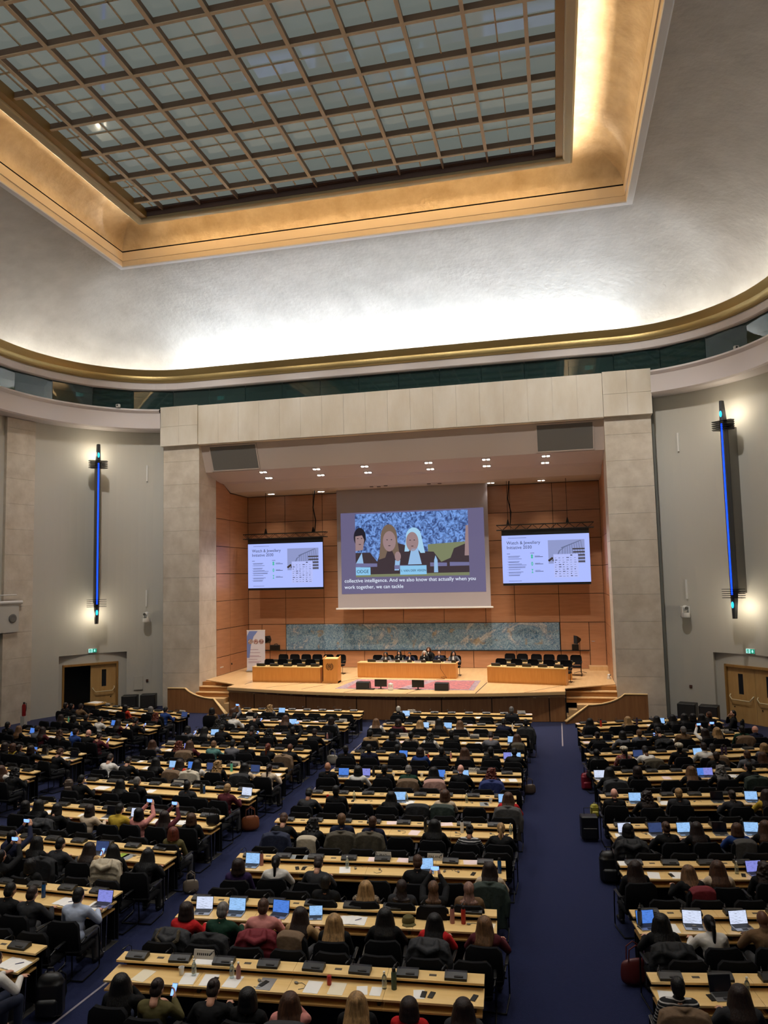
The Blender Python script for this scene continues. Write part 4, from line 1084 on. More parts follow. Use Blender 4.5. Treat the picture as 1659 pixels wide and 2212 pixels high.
# ---- people: (pixel x of the head, code [hair style, hair colour, top, pose, skin], extra distance)
PEOPLE = {
'C1': '861:swkb 1105:sgdbm', 'C2': '813:llwa 860:bnma 907:lbka 949:lkoa 994:llwa 1087:sknam 1136:skkbd',
'C3': '800:skabd 848:bkgb 888:ukxbd 928:ckwad 975:skkbd 1061:sngf 1117:lmka', 'C4': '747:skkbm 797:sknbd 858:skdbm 908:bnba 953:skkem 1004:lmkb 1060:skkbm 1110:skkam',
'C5': '708:xkkbm 773:bkwam 831:skkbm 883:sgea 938:lkka 994:xkkap 1061:crna', 'C6': '666:skdfm 726:skkbd 844:lkka 960:bmch 1097:lmra',
'C7': '613:smkf+-.15 676:ckkf 738:slnb 806:smnb 938:lkka 1012:ukzfm 1080:pbkf', 'C8': '515:bnvb+.3 598:pkwa 685:sndf 902:smka 1057:lnca',
'C9': '402:bnra+.1 480:sgea+.2 571:smpa 648:lnaa 722:lbkb+.3 833:lkka 937:lkra 1048:llmd+.1', 'C10': '261:lkke+.25 340:unfg+.35 463:unkf+.2 537:bkkb+.4 625:lmpe+.4 770:lbkb+.3 884:bnrb+.3 1000:lndb+.25',
'B1': '583:cbgb', 'B2': '482:ckkb 506:skwa 552:skkg 617:lmdam 716:bngb', 'B3': '406:bkgg 443:lkca 481:skkam 545:skkgd 582:ckkb 633:skkcm 680:snka',
'B4': '329:lmge 387:crka 411:lmma 462:slta 503:skgam 533:skkbd 579:prka 626:xgkad', 'B5': '239:snwf 279:skkf 337:lkka 389:lnqa 426:lkwa 471:cbkb 530:lkca 582:pnca',
'B6': '176:skka 261:lkda 297:sgkb 405:skdbm 491:sbma', 'B7': '56:bkkb 85:lkkb 126:bkkf 195:bnca 259:skya 301:bkpc 356:lnmc 414:bmkb',
'B8': '27:sknc 81:lkka 130:skda 195:lnag 245:lkkb 324:lkkf', 'B9': '22:skkam 71:snda 172:sksa', 'B10': '-12:snwa',
'A1': '271:bkqb 326:bgkb 359:skba', 'A2': '132:lnkb 159:bkdb 187:skkam 217:skwa 256:lnmg 293:skkgm', 'A3': '17:skkb 42:llka 82:snga 93:lnma 130:cmkb 164:snba 192:xkkap 215:unmg',
'A4': '12:bnka 29:bmyb 42:undb 67:bnke 129:smkf', 'A5': '3:lmwe 36:ckkf',
'D1': '1274:lkdb 1355:lbxb 1417:lkka 1452:lkka 1478:lkkb 1496:bknb 1515:lkkbd 1531:smkhm 1583:skke', 'D2': '1289:unka 1345:bkgad 1380:slgb 1422:skkg 1476:sgob 1522:lnwc+-.1 1548:lbkc 1602:skeb 1631:xwnep',
'D3': '1288:hkkb 1347:tcjb 1394:skwfd 1466:tckb 1519:snwam 1537:skkad 1650:bbgb', 'D4': '1316:lkka 1377:bnkb 1491:llka 1555:cgka 1616:skkh',
'D5': '1327:xwkbp 1396:cnka 1466:sbdb 1581:unda 1654:lnya', 'D6': '1354:bkda 1439:umka 1505:lnka 1590:bmba 1651:lmka', 'D7': '1371:lnkb 1488:llkf 1549:lmca 1650:cnkb', 'D8': '1428:lkka 1532:pkwa 1646:xkoad', 'D9': '1464:skzb+-.1 1594:lnda'}
ADV = {'C8': '704:skkbm 790:lbxb 868:hndb 936:htkc 1013:hpob', 'B1': '458:bkob 503:lmgc', 'B2': '471:ckkb', 'B7': '375:brfb', 'B8': '2:skkc 67:bkkb', 'A1': '142:snkb 155:skkb 175:snoh 337:crkb',
       'D3': '1547:snkb 1613:smgb 1646:lmkb'}
NOVERB = {}
PPOS = []
for dct, base, adv in ((PEOPLE, 1.0, False), (ADV, 1.95, True)):
    for key, st in dct.items():
        r = RW[key[0]][int(key[1:])-1]
        for tok in st.split():
            px, code = tok.split(':'); ex = 0.0
            if '+' in code: code, e_ = code.split('+'); ex = float(e_)
            B = BODY[code[3]]; hz = B['hc'].z; hy = B['hc'].y
            off = base+ex; t = r.solve(float(px), off, hz)
            x, y = r.at(t, off+hy)
            wom = code[0] in 'blcpuh'
            sc = (.95 if wom else 1.0)*random.uniform(.98, 1.03)
            hd = HDESC[code[0]]; hd = hd % HNAME[code[1]] if '%' in hd else hd
            tn = TOPC[code[2]][0]
            extra = {'c': ' holding up phone', 'z': ''}.get(code[3], '')
            seat = r.seatname(t)
            if adv: lb = 'person, %s, %s top, behind %s, %s' % (hd, tn, seat, r.name())
            else: lb = 'person, %s, %s top, %s, %s' % (hd, tn, seat, r.name())
            lb = lb.replace(', right centre', ' right centre').replace(', left centre', ' left centre').replace(', far', ' far').replace(' from stage', '').replace('person with ', 'person with ')
            lb = uniq(lb)
            rz = r.a+random.uniform(-.12, .12)
            if key == 'D1' and px == '1583': rz = r.a+.9
            person(x, y, 0, rz, code[:5], lb, 'seated audience', sc)
            PPOS.append((r, t, adv, x, y, rz))
            if code[3] in 'cg':
                c, s_ = math.cos(rz), math.sin(rz)
                lx, ly, lz = (0.01, .40, 1.35) if code[3] == 'c' else (.06, .44, .96)
                lx, ly, lz = lx*sc, ly*sc, lz*sc
                ph = empty('phone', (x+c*lx-s_*ly, y+s_*lx+c*ly, lz)); ph.rotation_euler = Euler((0, PI/2 if code[3] == 'c' else .15, 0)).to_matrix().to_4x4().to_euler()
                if code[3] == 'c': ph.rotation_euler = (Matrix.Rotation(rz, 3, 'Z') @ Matrix.Rotation(PI/2, 3, 'Y')).to_euler()
                else: ph.rotation_euler = (Matrix.Rotation(rz, 3, 'Z') @ Matrix.Rotation(-.6, 3, 'X')).to_euler()
                O('case', PH, ph); O('display', PHS, ph)
                tag(ph, uniq('lit phone held by person at %s, %s' % (seat, r.name())), 'phone', 'phones held by the audience')
# ---- chairs: delegate row and adviser row behind every desk
CH = []
for b in 'ABCD':
    for r in RW[b]:
        occ = {}
        for (rr_, t, adv, x, y, rz) in PPOS:
            if rr_ is r: occ.setdefault(adv, []).append((t, x, y, rz))
        for adv, off, jit in ((False, 1.05, .0), (True, 1.74, 0)):
            if adv and b == 'C' and r.i == 9: continue
            if adv and b == 'D' and r.i == 8: continue
            if adv and b == 'B' and r.i == 9: continue
            pos = [(t, x, y, rz, 1) for t, x, y, rz in occ.get(adv, [])]
            for k in range(8):
                t = (k+.5)/8*r.L
                if all(abs(t-p[0]) > .50 for p in pos):
                    o2 = off+random.uniform(-.05, .05)
                    if adv:
                        x, y = r.at(t, off)
                        nr = RW[b][r.i+1] if r.i+1 < len(RW[b]) else None
                        if nr: o2 = off+(Vector((x, y))-nr.p).dot(-nr.n)-.40
                    x, y = r.at(t, o2); pos.append((t, x, y, r.a+random.uniform(-.06, .06), 0))
            for t, x, y, rz, o in pos:
                if seen(x, y, .7, 30) and not (b == 'A' and x < -12.6 and False):
                    CH.append((np.hypot(x-CAMP[0], y), r, adv, t, x, y, rz, o))
CH.sort(key=lambda q: q[0])
print('chairs', len(CH))
CHPOS = {}
bk = []
for j, (d_, r, adv, t, x, y, rz, o) in enumerate(CH):
    if adv and o == 0:      # adviser chairs stand with their backs at the next desk
        pass
    CHPOS.setdefault((r.b+str(r.i+1), adv), []).append((x, y, rz, t))
    if j < 286:
        lb = 'black office chair, %s%s, %s' % ('behind ' if adv else '', r.seatname(t), r.name())
        if adv: lb = 'black adviser chair behind %s, %s' % (r.seatname(t), r.name())
        chair(x, y, 0, rz, uniq(lb), 'black chairs of the audience')
    else: bk.append((x, y, rz))
if bk:
    vs, fs, mi = [], [], []
    src = [(CH_SEAT, 0), (CH_BACK, 0), (CH_CROSS, 1), (CH_SIDE[0], 1), (CH_SIDE[1], 1), (CH_ARM[0], 1), (CH_ARM[1], 1)]
    SV = [([tuple(v.co) for v in me.vertices], [tuple(p.vertices) for p in me.polygons], m) for me, m in src]
    for x, y, rz in bk:
        c, s_ = math.cos(rz), math.sin(rz)
        for V, F_, m in SV:
            o = len(vs); vs += [(x+c*a-s_*b_, y+s_*a+c*b_, z) for a, b_, z in V]; fs += [tuple(i+o for i in f) for f in F_]; mi += [m]*len(F_)
    me = bpy.data.meshes.new('chairs_far'); me.from_pydata(vs, [], fs); me.materials.append(M_BLACK); me.materials.append(M_BLACKM); me.polygons.foreach_set('material_index', mi); me.update()
    o = O('chairs', me); o['kind'] = 'stuff'; tag(o, 'further black office chairs in the distant rows by the stage', 'chairs')
# ---- things on desks
def on_desk(key, px, off, z):
    r = RW[key[0]][int(key[1:])-1]; t = r.solve(px, off, z+.1); x, y = r.at(t, off); return r, t, x, y
LAP = {'C1': '877L', 'C2': '918L 966L', 'C3': '1105L', 'C4': '868B 1099V 1115L', 'C5': '741B 787V 889D 950B 1002L', 'C6': '864L 1090L', 'C8': '541L 920L', 'C9': '437W 507L 601B 681L',
 'B1': '606L', 'B2': '631L', 'B3': '431D 461L 708D', 'B4': '403V', 'B5': '370L 410B 453N 547N', 'B6': '528W', 'B7': '236D 289W', 'B8': '214N', 'B9': '218V',
 'A1': '394N', 'A2': '242B', 'A3': '63B 151B', 'A4': '66B 91D 155D', 'D1': '1430L', 'D2': '1314D', 'D3': '1381N 1512L', 'D4': '1297W 1532V 1522B', 'D5': '1374L 1552D 1626L',
 'D6': '1354W 1420N 1482L 1558D 1627L', 'D7': '1636V', 'D8': '1401B 1499W 1604W', 'D9': '1565D'}
for key, st in LAP.items():
    for tok in st.split():
        r, t, x, y = on_desk(key, float(tok[:-1]), .40, .76)
        laptop(x, y, .762, r.a+random.uniform(-.15, .15), tok[-1], sc=.68 if tok == '681L' else .9, label=uniq('open laptop with %s screen, %s, %s' % (SCRN[tok[-1]], r.seatname(t), r.name())))
BOT = {'C10': '419bg 501bg 515bp 830bg 851te 711cr 392uw', 'C9': '977tp 1001tr', 'C8': '565tp 750bg 1079tb', 'C7': '919tk 998tw 1103bg', 'C6': '708cr 765bg 878bg 1008bg 1060uw', 'C5': '807tk 850uw 911uw 962uw', 'C4': '781td 916tw 925cr 974bp', 'C2': '1107bw',
 'B5': '500tt', 'B6': '435tk 441bb', 'B9': '94tb', 'B3': '707bp', 'A4': '103ts', 'A2': '148bt', 'D1': '1298tr 1376tv 1441bg', 'D3': '1560tv 1568tv', 'D5': '1423uw', 'D6': '1602tk', 'D7': '1591by', 'D8': '1382td', 'D9': '1614bg'}
KN = {'b': 'plastic bottle', 't': 'flask', 'c': 'drink can', 'u': 'paper cup'}
for key, st in BOT.items():
    for tok in st.split():
        r, t, x, y = on_desk(key, float(tok[:-2]), .33, .76); c = tok[-1] if tok[-1] in BTM else 'g'
        bottle(x, y, .762, tok[-2], c, uniq('%s %s standing on desk, %s, %s' % (BTN[c], KN[tok[-2]], r.seatname(t), r.name())))
# sheets: u upper shelf, l worktop; p pinkish, w white, n open notebook, c cream
PAPS = {'B1': '619up 646up 681up 714up 560lw 535lw', 'B2': '578up 601up 648up 685up 727up 665lw', 'B3': '604up 620lw', 'B4': '366lw 613lp', 'B5': '300uw 318lw 604lw', 'B6': '215lw 226lw 326lw 390uw', 'B7': '103lw 178lw 231lw 340lw 396nw 372lp', 'B8': '262le 276lg', 'B9': '145nw 205lw',
 'B10': '30nw 68lg', 'A1': '226uw 236lw 248lw 286lw 313lw', 'A2': '275lw 316lw', 'A3': '108lw 118lw', 'A4': '140lw', 'C1': '1034lw 1145up', 'C2': '1040lw 1012up', 'C3': '1002lw 1033lw 870lp', 'C5': '1085lw 1108lw', 'C6': '885lw 1046lg 1124lp',
 'C7': '850up 963up 895lp', 'C8': '640ug 745lw 875up 812up 1018up 655ug', 'C9': '763nw 1112lc 728lp', 'C10': '310lc 408lw 444uw 452lw 503lw 575ld 676lw 728lc 782lw 812lw 905lw', 'D1': '1252up 1402lw', 'D2': '1258lp 1457lw 1478lw', 'D3': '1340lw 1613uw', 'D4': '1290lw 1585nw 1440lp', 'D5': '1305lp 1435lw', 'D6': '1330lw 1415lw 1610lw', 'D7': '1345uw 1412lw 1462lw', 'D8': '1412lw 1450lw', 'D9': '1420lw'}
PC = {'p': (M_PINKP, 'pinkish'), 'w': (M_PAPER, 'white'), 'c': (M_CREAMP, 'cream'), 'g': (mat('grey_cover', (.55, .57, .58), .5), 'grey'), 'e': (mat('green_folder', (.55, .65, .22), .6), 'green'), 'd': (mat('silver_cover', (.66, .66, .67), .35, metal=.5), 'silver grey')}
for key, st in PAPS.items():
    for tok in st.split():
        pxs, lv, c = tok[:-2], tok[-2], tok[-1]
        if lv == 'n': r, t, x, y = on_desk(key, float(pxs), .42, .68); z = .762; me = NOTEB; nm = 'open_notebook'; lb = 'open notebook with blank pages'
        elif lv == 'u': r, t, x, y = on_desk(key, float(pxs), .12, .78); z = .860; me = PAP1; nm = 'paper_sheet'; lb = '%s paper on upper shelf' % PC[c][1]
        else: r, t, x, y = on_desk(key, float(pxs), .42, .68); z = .762; me = PAP1 if c != 'w' or random.random() < .6 else PAP2; nm = 'paper_sheet'; lb = '%s paper sheet on worktop' % PC[c][1]
        if t < .15 and lv != 'n': t = .15; x, y = r.at(t, .12 if lv == 'u' else .42)
        if t > r.L-.15: t = r.L-.15; x, y = r.at(t, .12 if lv == 'u' else .42)
        o = O(nm, me, None, (x, y, z), (0, 0, r.a+random.uniform(-.2, .2)+(PI/2 if lv == 'u' else 0)), mat=PC[c][0])
        tag(o, uniq('%s, %s, %s' % (lb, r.seatname(t), r.name())), 'paper', 'papers on the delegate desks')
        if lv == 'n': p = O('pen', PEN, None, (x+.08, y+.02, z+.012), (0, 0, r.a+.7)); tag(p, uniq('dark blue pen on open notebook, %s, %s' % (r.seatname(t), r.name())), 'pen')
# earpieces lying on desks
for key, st in {'C6': '790 880 975 1020', 'C8': '660 768 820 960 990', 'C7': '862 985 1060', 'C10': '560 640', 'B6': '470 540', 'D4': '1352 1403', 'D5': '1355 1500', 'D8': '1500', 'C9': '1012', 'B8': '290', 'D2': '1330', 'B4': '600', 'D6': '1395 1345'}.items():
    for px in st.split():
        r, t, x, y = on_desk(key, float(px), .36, .70)
        tag(O('earpiece', EARC, None, (x, y, .762), (0, 0, r.a+random.uniform(-2, 2))), uniq('grey corded earpiece lying on desk, %s, %s' % (r.seatname(t), r.name())), 'earpiece', 'earpieces lying on the desks')
# phones lying on desks
for key, st in {'C10': '463 570 915 932 1024', 'C8': '642 656 1022', 'C7': '1094', 'C6': '762 1050', 'B5': '565', 'B9': '238', 'D8': '1385 1510 1585', 'D9': '1536', 'D7': '1450 1606', 'C9': '940'}.items():
    for px in st.split():
        r, t, x, y = on_desk(key, float(px), .42, .70)
        e = empty('phone', (x, y, .768)); e.rotation_euler = (PI/2, 0, r.a+random.uniform(-.5, .5)); O('case', PH, e)
        tag(e, uniq('black phone lying on desk, %s, %s' % (r.seatname(t), r.name())), 'phone', 'phones lying on the desks')
for key, px, txt in (('C8', 828, 'IRAQ'), ('C8', 940, 'FINLAND'), ('C5', 1024, 'POLAND'), ('C2', 931, 'CHILE'), ('C1', 889, ''), ('C1', 1126, ''), ('C3', 872, ''), ('C3', 1025, ''), ('B5', 508, ''), ('B4', 371, ''), ('B2', 540, ''), ('B2', 741, ''), ('A1', 232, ''), ('A1', 394, ''), ('D2', 1564, ''), ('C10', 441, ''), ('B6', 386, '')):
    r, t, x, y = on_desk(key, px, .05, .9); zz = .93 if (txt or key == 'C3') and key != 'C2' else .862
    if zz > .9: x, y = r.at(r.L*(int(t/r.L*8)+.42)/8, .12) if abs(t-r.L*(int(t/r.L*8)+.42)/8) < .12 else (x, y)
    zz = .862; x, y = r.at(t, .045)
    sign(x, y, zz, r.a, txt, uniq('grey country sign%s, %s, %s' % ((' lettered '+txt) if txt else '', r.seatname(t), r.name())))
# coats on chairs
for key, adv, px, kind, col in (('C9', 0, 380, 'hood', 'd'), ('C9', 0, 480, 'full', 'k'), ('C9', 0, 563, 'puffer', 'r'), ('C9', 0, 640, 'slim', 'o'), ('C9', 0, 945, 'puffer', 'd'), ('C8', 0, 1095, 'full', 'e'), ('C7', 0, 604, 'full', 'n'), ('C7', 0, 655, 'slim', 'c'), ('C7', 0, 731, 'full', 'f'), ('C7', 0, 796, 'full', 'f'), ('C6', 0, 895, 'short', 'k'), ('C6', 0, 970, 'short', 'e'), ('C6', 0, 1100, 'full', 'g'),
    ('C5', 0, 880, 'short', 'o'), ('C5', 0, 925, 'short', 'p'), ('C5', 0, 1105, 'full', 'b'), ('B4', 0, 400, 'slim', 'c'), ('B4', 0, 425, 'short', 'o'), ('B4', 0, 655, 'full', 'o'), ('B5', 0, 365, 'short', 'o'), ('B5', 0, 425, 'full', 'w'), ('B5', 0, 545, 'short', 'k'), ('B8', 0, 237, 'puffer', 'c'), ('B8', 0, 140, 'full', 'k'), ('B7', 0, 110, 'puffer', 'd'), ('D6', 0, 1360, 'puffer', 'k'), ('D6', 0, 1604, 'slim', 'g'), ('D7', 0, 1495, 'slim', 'r'), ('D8', 0, 1430, 'puffer', 'k'),
    ('D3', 0, 1410, 'short', 'f'), ('D4', 0, 1320, 'full', 'd'), ('D4', 0, 1630, 'full', 'e'), ('D2', 0, 1440, 'puffer', 'k'), ('D2', 0, 1612, 'short', 'o'), ('D3', 0, 1545, 'short', 'o'), ('C2', 0, 1136, 'full', 'k'), ('B10', 1, -999, 'full', 'k'), ('C10', 0, 640, 'short', 'd'), ('C3', 0, 1125, 'slim', 'f'), ('D9', 0, 1500, 'full', 'o')):
    c = CHPOS.get((key, bool(adv)), [])
    if not c: continue
    q = min(c, key=lambda w: abs(proj(w[0], w[1], .8)[0]-px))
    if abs(proj(q[0], q[1], .8)[0]-px) > 60: continue
    r = RW[key[0]][int(key[1:])-1]
    coat(q[0], q[1], 0, q[2], kind, col, uniq('%s coat over chair back, %s, %s' % (COATN[col], r.seatname(q[3]), r.name())))
# bags
def floor_at(px, py):
    u = (px-829.5)/FPX; v = (py-1106)/FPX; d = CF+CR*u-CU*v; t = -CAMP[2]/d[2]; p = CAMP+d*t; return p[0], p[1]
LB = {k: mat('leather_'+k, c, .45, bump=(30, .2, .004)) for k, c in {'tan': (.50, .27, .14), 'taupe': (.48, .43, .37), 'black': (.06, .06, .065), 'burgundy': (.32, .10, .10), 'red': (.50, .10, .16), 'canvas': (.55, .52, .47), 'yellow': (.62, .58, .20), 'tapestry': (.33, .27, .22)}.items()}
for kind, px, py, rz, c, sc, lb in (('tote', 541, 1795, .4, 'tan', 1.25, 'slouchy tan leather tote on the carpet by the sixth left centre row'), ('tote', 412, 1930, .3, 'taupe', .9, 'taupe handbag on floor by the eighth left centre row'),
    ('tote', 718, 1652, 0, 'canvas', 1.1, 'pale canvas bag on the aisle floor beside the fourth left centre row'), ('backpack', 108, 2195, .3, 'black', 1.3, 'large black backpack leaning at the tenth left centre desk end'),
    ('suitcase', 1274, 1815, .15, 'black', 1.15, 'black wheeled case standing in right aisle'), ('backpack', 1268, 1705, .2, 'red', 1.0, 'dark red rucksack beside the fourth far right row desk end'),
    ('backpack', 1318, 1905, .1, 'black', 1.3, 'black backpack standing beside the seventh far right row'), ('tote', 1374, 2128, .3, 'burgundy', 1.3, 'burgundy leather handbag on the carpet by the ninth far right desk'),
    ('tote', 1388, 1985, .5, 'black', 1.1, 'black handbag on floor beside the eighth far right row'), ('tote', 1145, 1716, .2, 'tapestry', .95, 'brown handbag on floor at the aisle end of fifth right centre row'), ('backpack', 148, 1712, .4, 'tapestry', .85, 'striped woven bag on floor between the two left blocks'),
    ('backpack', 1285, 1765, .2, 'yellow', .7, 'small yellow rucksack beside the black wheeled case')):
    x, y = floor_at(px, py); bag(kind, x, y, .0, rz, LB[c], lb, sc)
r = RW['B'][6]; t = r.solve(460, .42, .9); x, y = r.at(t, .42)
bag('tote', x, y, .762, .5, LB['black'], 'black leather handbag standing on the seventh left centre desk', .85)
r = RW['B'][0]
# ================================================================== STAGE FURNITURE
ZS = 1.31
M_MUR = mat('mural_paint', (.3, .5, .55), .75)
def mural():
    m = M_MUR; nt = m.node_tree; b = nt.nodes['Principled BSDF']; N = nt.nodes.new; Lk = nt.links.new
    t = N('ShaderNodeTexCoord')
    n1 = N('ShaderNodeTexNoise'); n1.inputs['Scale'].default_value = .55; n1.inputs['Detail'].default_value = 8; n1.inputs['Distortion'].default_value = 1.6; n1.inputs['Roughness'].default_value = .72
    Lk(t.outputs['Object'], n1.inputs['Vector'])
    r = N('ShaderNodeValToRGB'); cr = r.color_ramp
    for i, (p, c) in enumerate([(.30, (.14, .24, .33)), (.42, (.20, .40, .56)), (.50, (.46, .62, .74)), (.56, (.28, .45, .62)), (.62, (.80, .80, .80)), (.72, (.55, .50, .52))]):
        e = cr.elements[i] if i < 2 else cr.elements.new(p); e.position = p; e.color = (*lin(c), 1)
    Lk(n1.outputs['Fac'], r.inputs[0])
    n2 = N('ShaderNodeTexNoise'); n2.inputs['Scale'].default_value = 6.5; n2.inputs['Detail'].default_value = 6; n2.inputs['Distortion'].default_value = 2.5; Lk(t.outputs['Object'], n2.inputs['Vector'])
    r2 = N('ShaderNodeValToRGB'); r2.color_ramp.elements[0].position = .40; r2.color_ramp.elements[1].position = .66; r2.color_ramp.elements[0].color = (*lin((.22, .36, .46)), 1); r2.color_ramp.elements[1].color = (*lin((.78, .84, .85)), 1)
    Lk(n2.outputs['Fac'], r2.inputs[0])
    x = N('ShaderNodeMix'); x.data_type = 'RGBA'; x.inputs[0].default_value = .42; Lk(r.outputs[0], x.inputs[6]); Lk(r2.outputs[0], x.inputs[7])
    n3 = N('ShaderNodeTexNoise'); n3.inputs['Scale'].default_value = 1.7; Lk(t.outputs['Object'], n3.inputs['Vector']); r3_ = N('ShaderNodeValToRGB'); r3_.color_ramp.elements[0].position = .62; r3_.color_ramp.elements[1].position = .70
    r3_.color_ramp.elements[0].color = (0, 0, 0, 1); r3_.color_ramp.elements[1].color = (.6, .6, .6, 1); Lk(n3.outputs['Fac'], r3_.inputs[0])
    y = N('ShaderNodeMix'); y.data_type = 'RGBA'; Lk(r3_.outputs[0], y.inputs[0]); Lk(x.outputs[2], y.inputs[6]); y.inputs[7].default_value = (*lin((.60, .50, .30)), 1)
    Lk(y.outputs[2], b.inputs['Base Color'])
    bp = N('ShaderNodeBump'); bp.inputs['Strength'].default_value = .5; bp.inputs['Distance'].default_value = .03; Lk(n2.outputs['Fac'], bp.inputs['Height']); Lk(bp.outputs[0], b.inputs['Normal'])
mural()
e = empty('mural', (0, 40.0, 2.98)); tag(e, 'long blue green abstract painted mural along the stage back wall', 'mural')
P('painted_panel', MB().box(-7.55, 7.55, -.02, .03, -.71, .71), M_MUR, e)
P('bottom_rail', MB().box(-7.58, 7.58, -.08, .03, -.76, -.71), M_BLACKP, e)
# wall ledges continuing the rail
S('trim_17', MB().box(-9.0, -7.6, 39.93, 40.04, 2.22, 2.25).box(7.6, 9.0, 39.93, 40.04, 2.22, 2.25), M_GAP)
# stage desks
def stage_desk(x0, y0, x1, y1, lb, n=1):
    a = math.atan2(y1-y0, x1-x0); L = math.hypot(x1-x0, y1-y0)
    e = empty('podium_desk', (x0, y0, ZS), a); tag(e, lb, 'desk', None)
    P('front_panel', MB().box(0, L, 0, .04, .07, .70), M_PODIUM, e); P('plinth', MB().box(.01, L-.01, .015, .05, 0, .07), M_PODIUM, e)
    P('top', MB().rbox(-.01, L+.01, -.012, .62, .70, .745, .006), M_WOODT, e)
    for x in (0, L-.04): P('side_panel', MB().box(x, x+.04, .04, .58, 0, .70), M_PODIUM, e)
    return e, a, L
def stage_console(x, y, z, rz, lb):
    o = empty('desk_screen', (x, y, z), rz); m = MB()
    m.loft([[(-.20, -.06, 0), (.20, -.06, 0), (.20, .12, 0), (-.20, .12, 0)], [(-.20, -.09, .12), (.20, -.09, .12), (.20, -.03, .13), (-.20, -.03, .13)]], True, True)
    P('housing', m, M_BLACKP, o); P('top_edge', MB().box(-.195, .195, -.088, -.035, .131, .137), mat('screen_edge_grey', (.42, .44, .47), .3), o)
    return tag(o, lb, 'desk screen', 'sunken screens on the stage desks')
dL, aL, LL = stage_desk(-7.13, 34.15, -3.62, 34.05, 'long honey wood desk at the left of stage with five screens')
dR, aR, LR = stage_desk(4.22, 34.78, 7.74, 34.08, 'long honey wood desk at the right of stage with five screens')
dC, aC, LC = stage_desk(-2.33, 36.05, 2.62, 35.85, 'long honey wood head desk in the middle of the stage')
M_CONSK = M_BLACKP
for (X0, Y0, A_, L_, nm) in ((-7.13, 34.15, aL, LL, 'left'), (4.22, 34.78, aR, LR, 'right')):
    for rowi, (dy, zz) in enumerate(((.22, 0), (1.95, 0))):
        if rowi == 1:
            e = empty('podium_desk', (X0-math.sin(A_)*1.75, Y0+math.cos(A_)*1.75, ZS), A_); tag(e, 'second honey wood desk behind the %s stage desk' % nm, 'desk')
            P('top', MB().rbox(0, L_, 0, .6, .70, .745, .006), M_WOODT, e); P('front_panel', MB().box(.05, L_-.05, .02, .05, 0, .70), M_PODIUM, e)
        for k in range(5):
            lx = .36+(L_-.70)*k/4+(.12 if rowi else 0); x = X0+math.cos(A_)*lx-math.sin(A_)*dy; y = Y0+math.sin(A_)*lx+math.cos(A_)*dy
            stage_console(x, y, ZS+.745, A_, 'black sunken screen, %s from left, %s row, %s stage desk' % (ORD[k], ('front', 'rear')[rowi], nm))
            lx += .33
            if k < 4:
                x = X0+math.cos(A_)*lx-math.sin(A_)*dy; y = Y0+math.sin(A_)*lx+math.cos(A_)*dy
                o = O('earpiece', EARC, None, (x, y, ZS+.745), (0, 0, k)); tag(o, 'corded earpiece after %s screen, %s row, %s stage desk' % (ORD[k], ('front', 'rear')[rowi], nm), 'earpiece', 'earpieces lying on the desks')
    for rowi, dy in enumerate((1.05, 3.3)):
        for k in range(6 if rowi else 5):
            lx = .30+(L_-.30)*k/(5 if rowi else 4.3)-(.15 if rowi else 0); x = X0+math.cos(A_)*lx-math.sin(A_)*dy; y = Y0+math.sin(A_)*lx+math.cos(A_)*dy
            chair(x, y, ZS, A_+PI+random.uniform(-.08, .08), 'black stage chair, %s from left, %s row, %s side of stage' % (ORD[k], ('front', 'rear')[rowi], nm), 'black chairs on the stage')
# head desk: seats, people, name plates
heads = [(-1.62, None), (-1.02, 'bkgfm'), (-.40, 'bkkb'), (.19, 'sknfm'), (.88, 'lwkb'), (1.62, 'snnb'), (2.34, 'lkgh')]
pl = {1: 1, 2: 1, 3: 1, 4: 1, 6: 1}
PDESC = ['', 'person with dark bob and grey jacket looking down, first at head desk', 'person with dark hair and black jacket, second at head desk', 'bearded person in navy suit looking down, third at head desk', 'person with long white hair at the middle of head desk', 'person in navy suit and glasses, fifth at head desk', 'person with long black hair and grey jacket, last at head desk']
for k, (hx, code) in enumerate(heads):
    x, y = hx*1.02, 36.0-.04*hx
    chair(x+.02, y+1.12, ZS, PI+random.uniform(-.1, .1)-.04, 'black stage chair, %s from left behind the head desk' % ORD[k], 'black chairs on the stage')
    if code: person(x, y+1.02, ZS, PI-.04, code, PDESC[k], 'panel at the head desk', .95)
    stage_console(x+.02, y+.16, ZS+.745, -.04, 'black sunken screen, %s from left on the head desk' % ORD[k])
    if k in pl:
        e = empty('name_plate', (x-.16, y+.02, ZS+.745), -.04); P('card', MB().box(-.17, .17, -.012, .0, 0, .09), M_PAPER, e)
        m = MB(); [m.box(-.13+.035*i, -.13+.035*i+.026, -.014, -.012, .035, .062) for i in range(8)]; P('lettering', m, M_BLACKP, e)
        tag(e, 'white name plate in front of the %s place at head desk' % ORD[k], 'name plate', 'name plates on the head desk')
person(.92, 38.1, ZS, PI, 'lmkb', 'person with brown hair seated behind the white haired panel speaker', 'panel at the head desk', 1.0)
chair(.92, 38.15, ZS, PI, 'black chair behind the middle of the head desk', 'black chairs on the stage')
bottle(-.05, 36.2, ZS+.745, 'b', 'g', 'clear water bottle on the head desk')
e = empty('monitor', (1.95, 36.15, ZS+.745), .0); P('display', MB().rbox(-.26, .26, -.02, .02, .16, .22, .005), M_BLACKP, e); P('stand', MB().tube([(0, 0, .0), (0, 0, .18)], .02), M_BLACKP, e); tag(e, 'low tilted monitor near the right of the head desk', 'monitor')
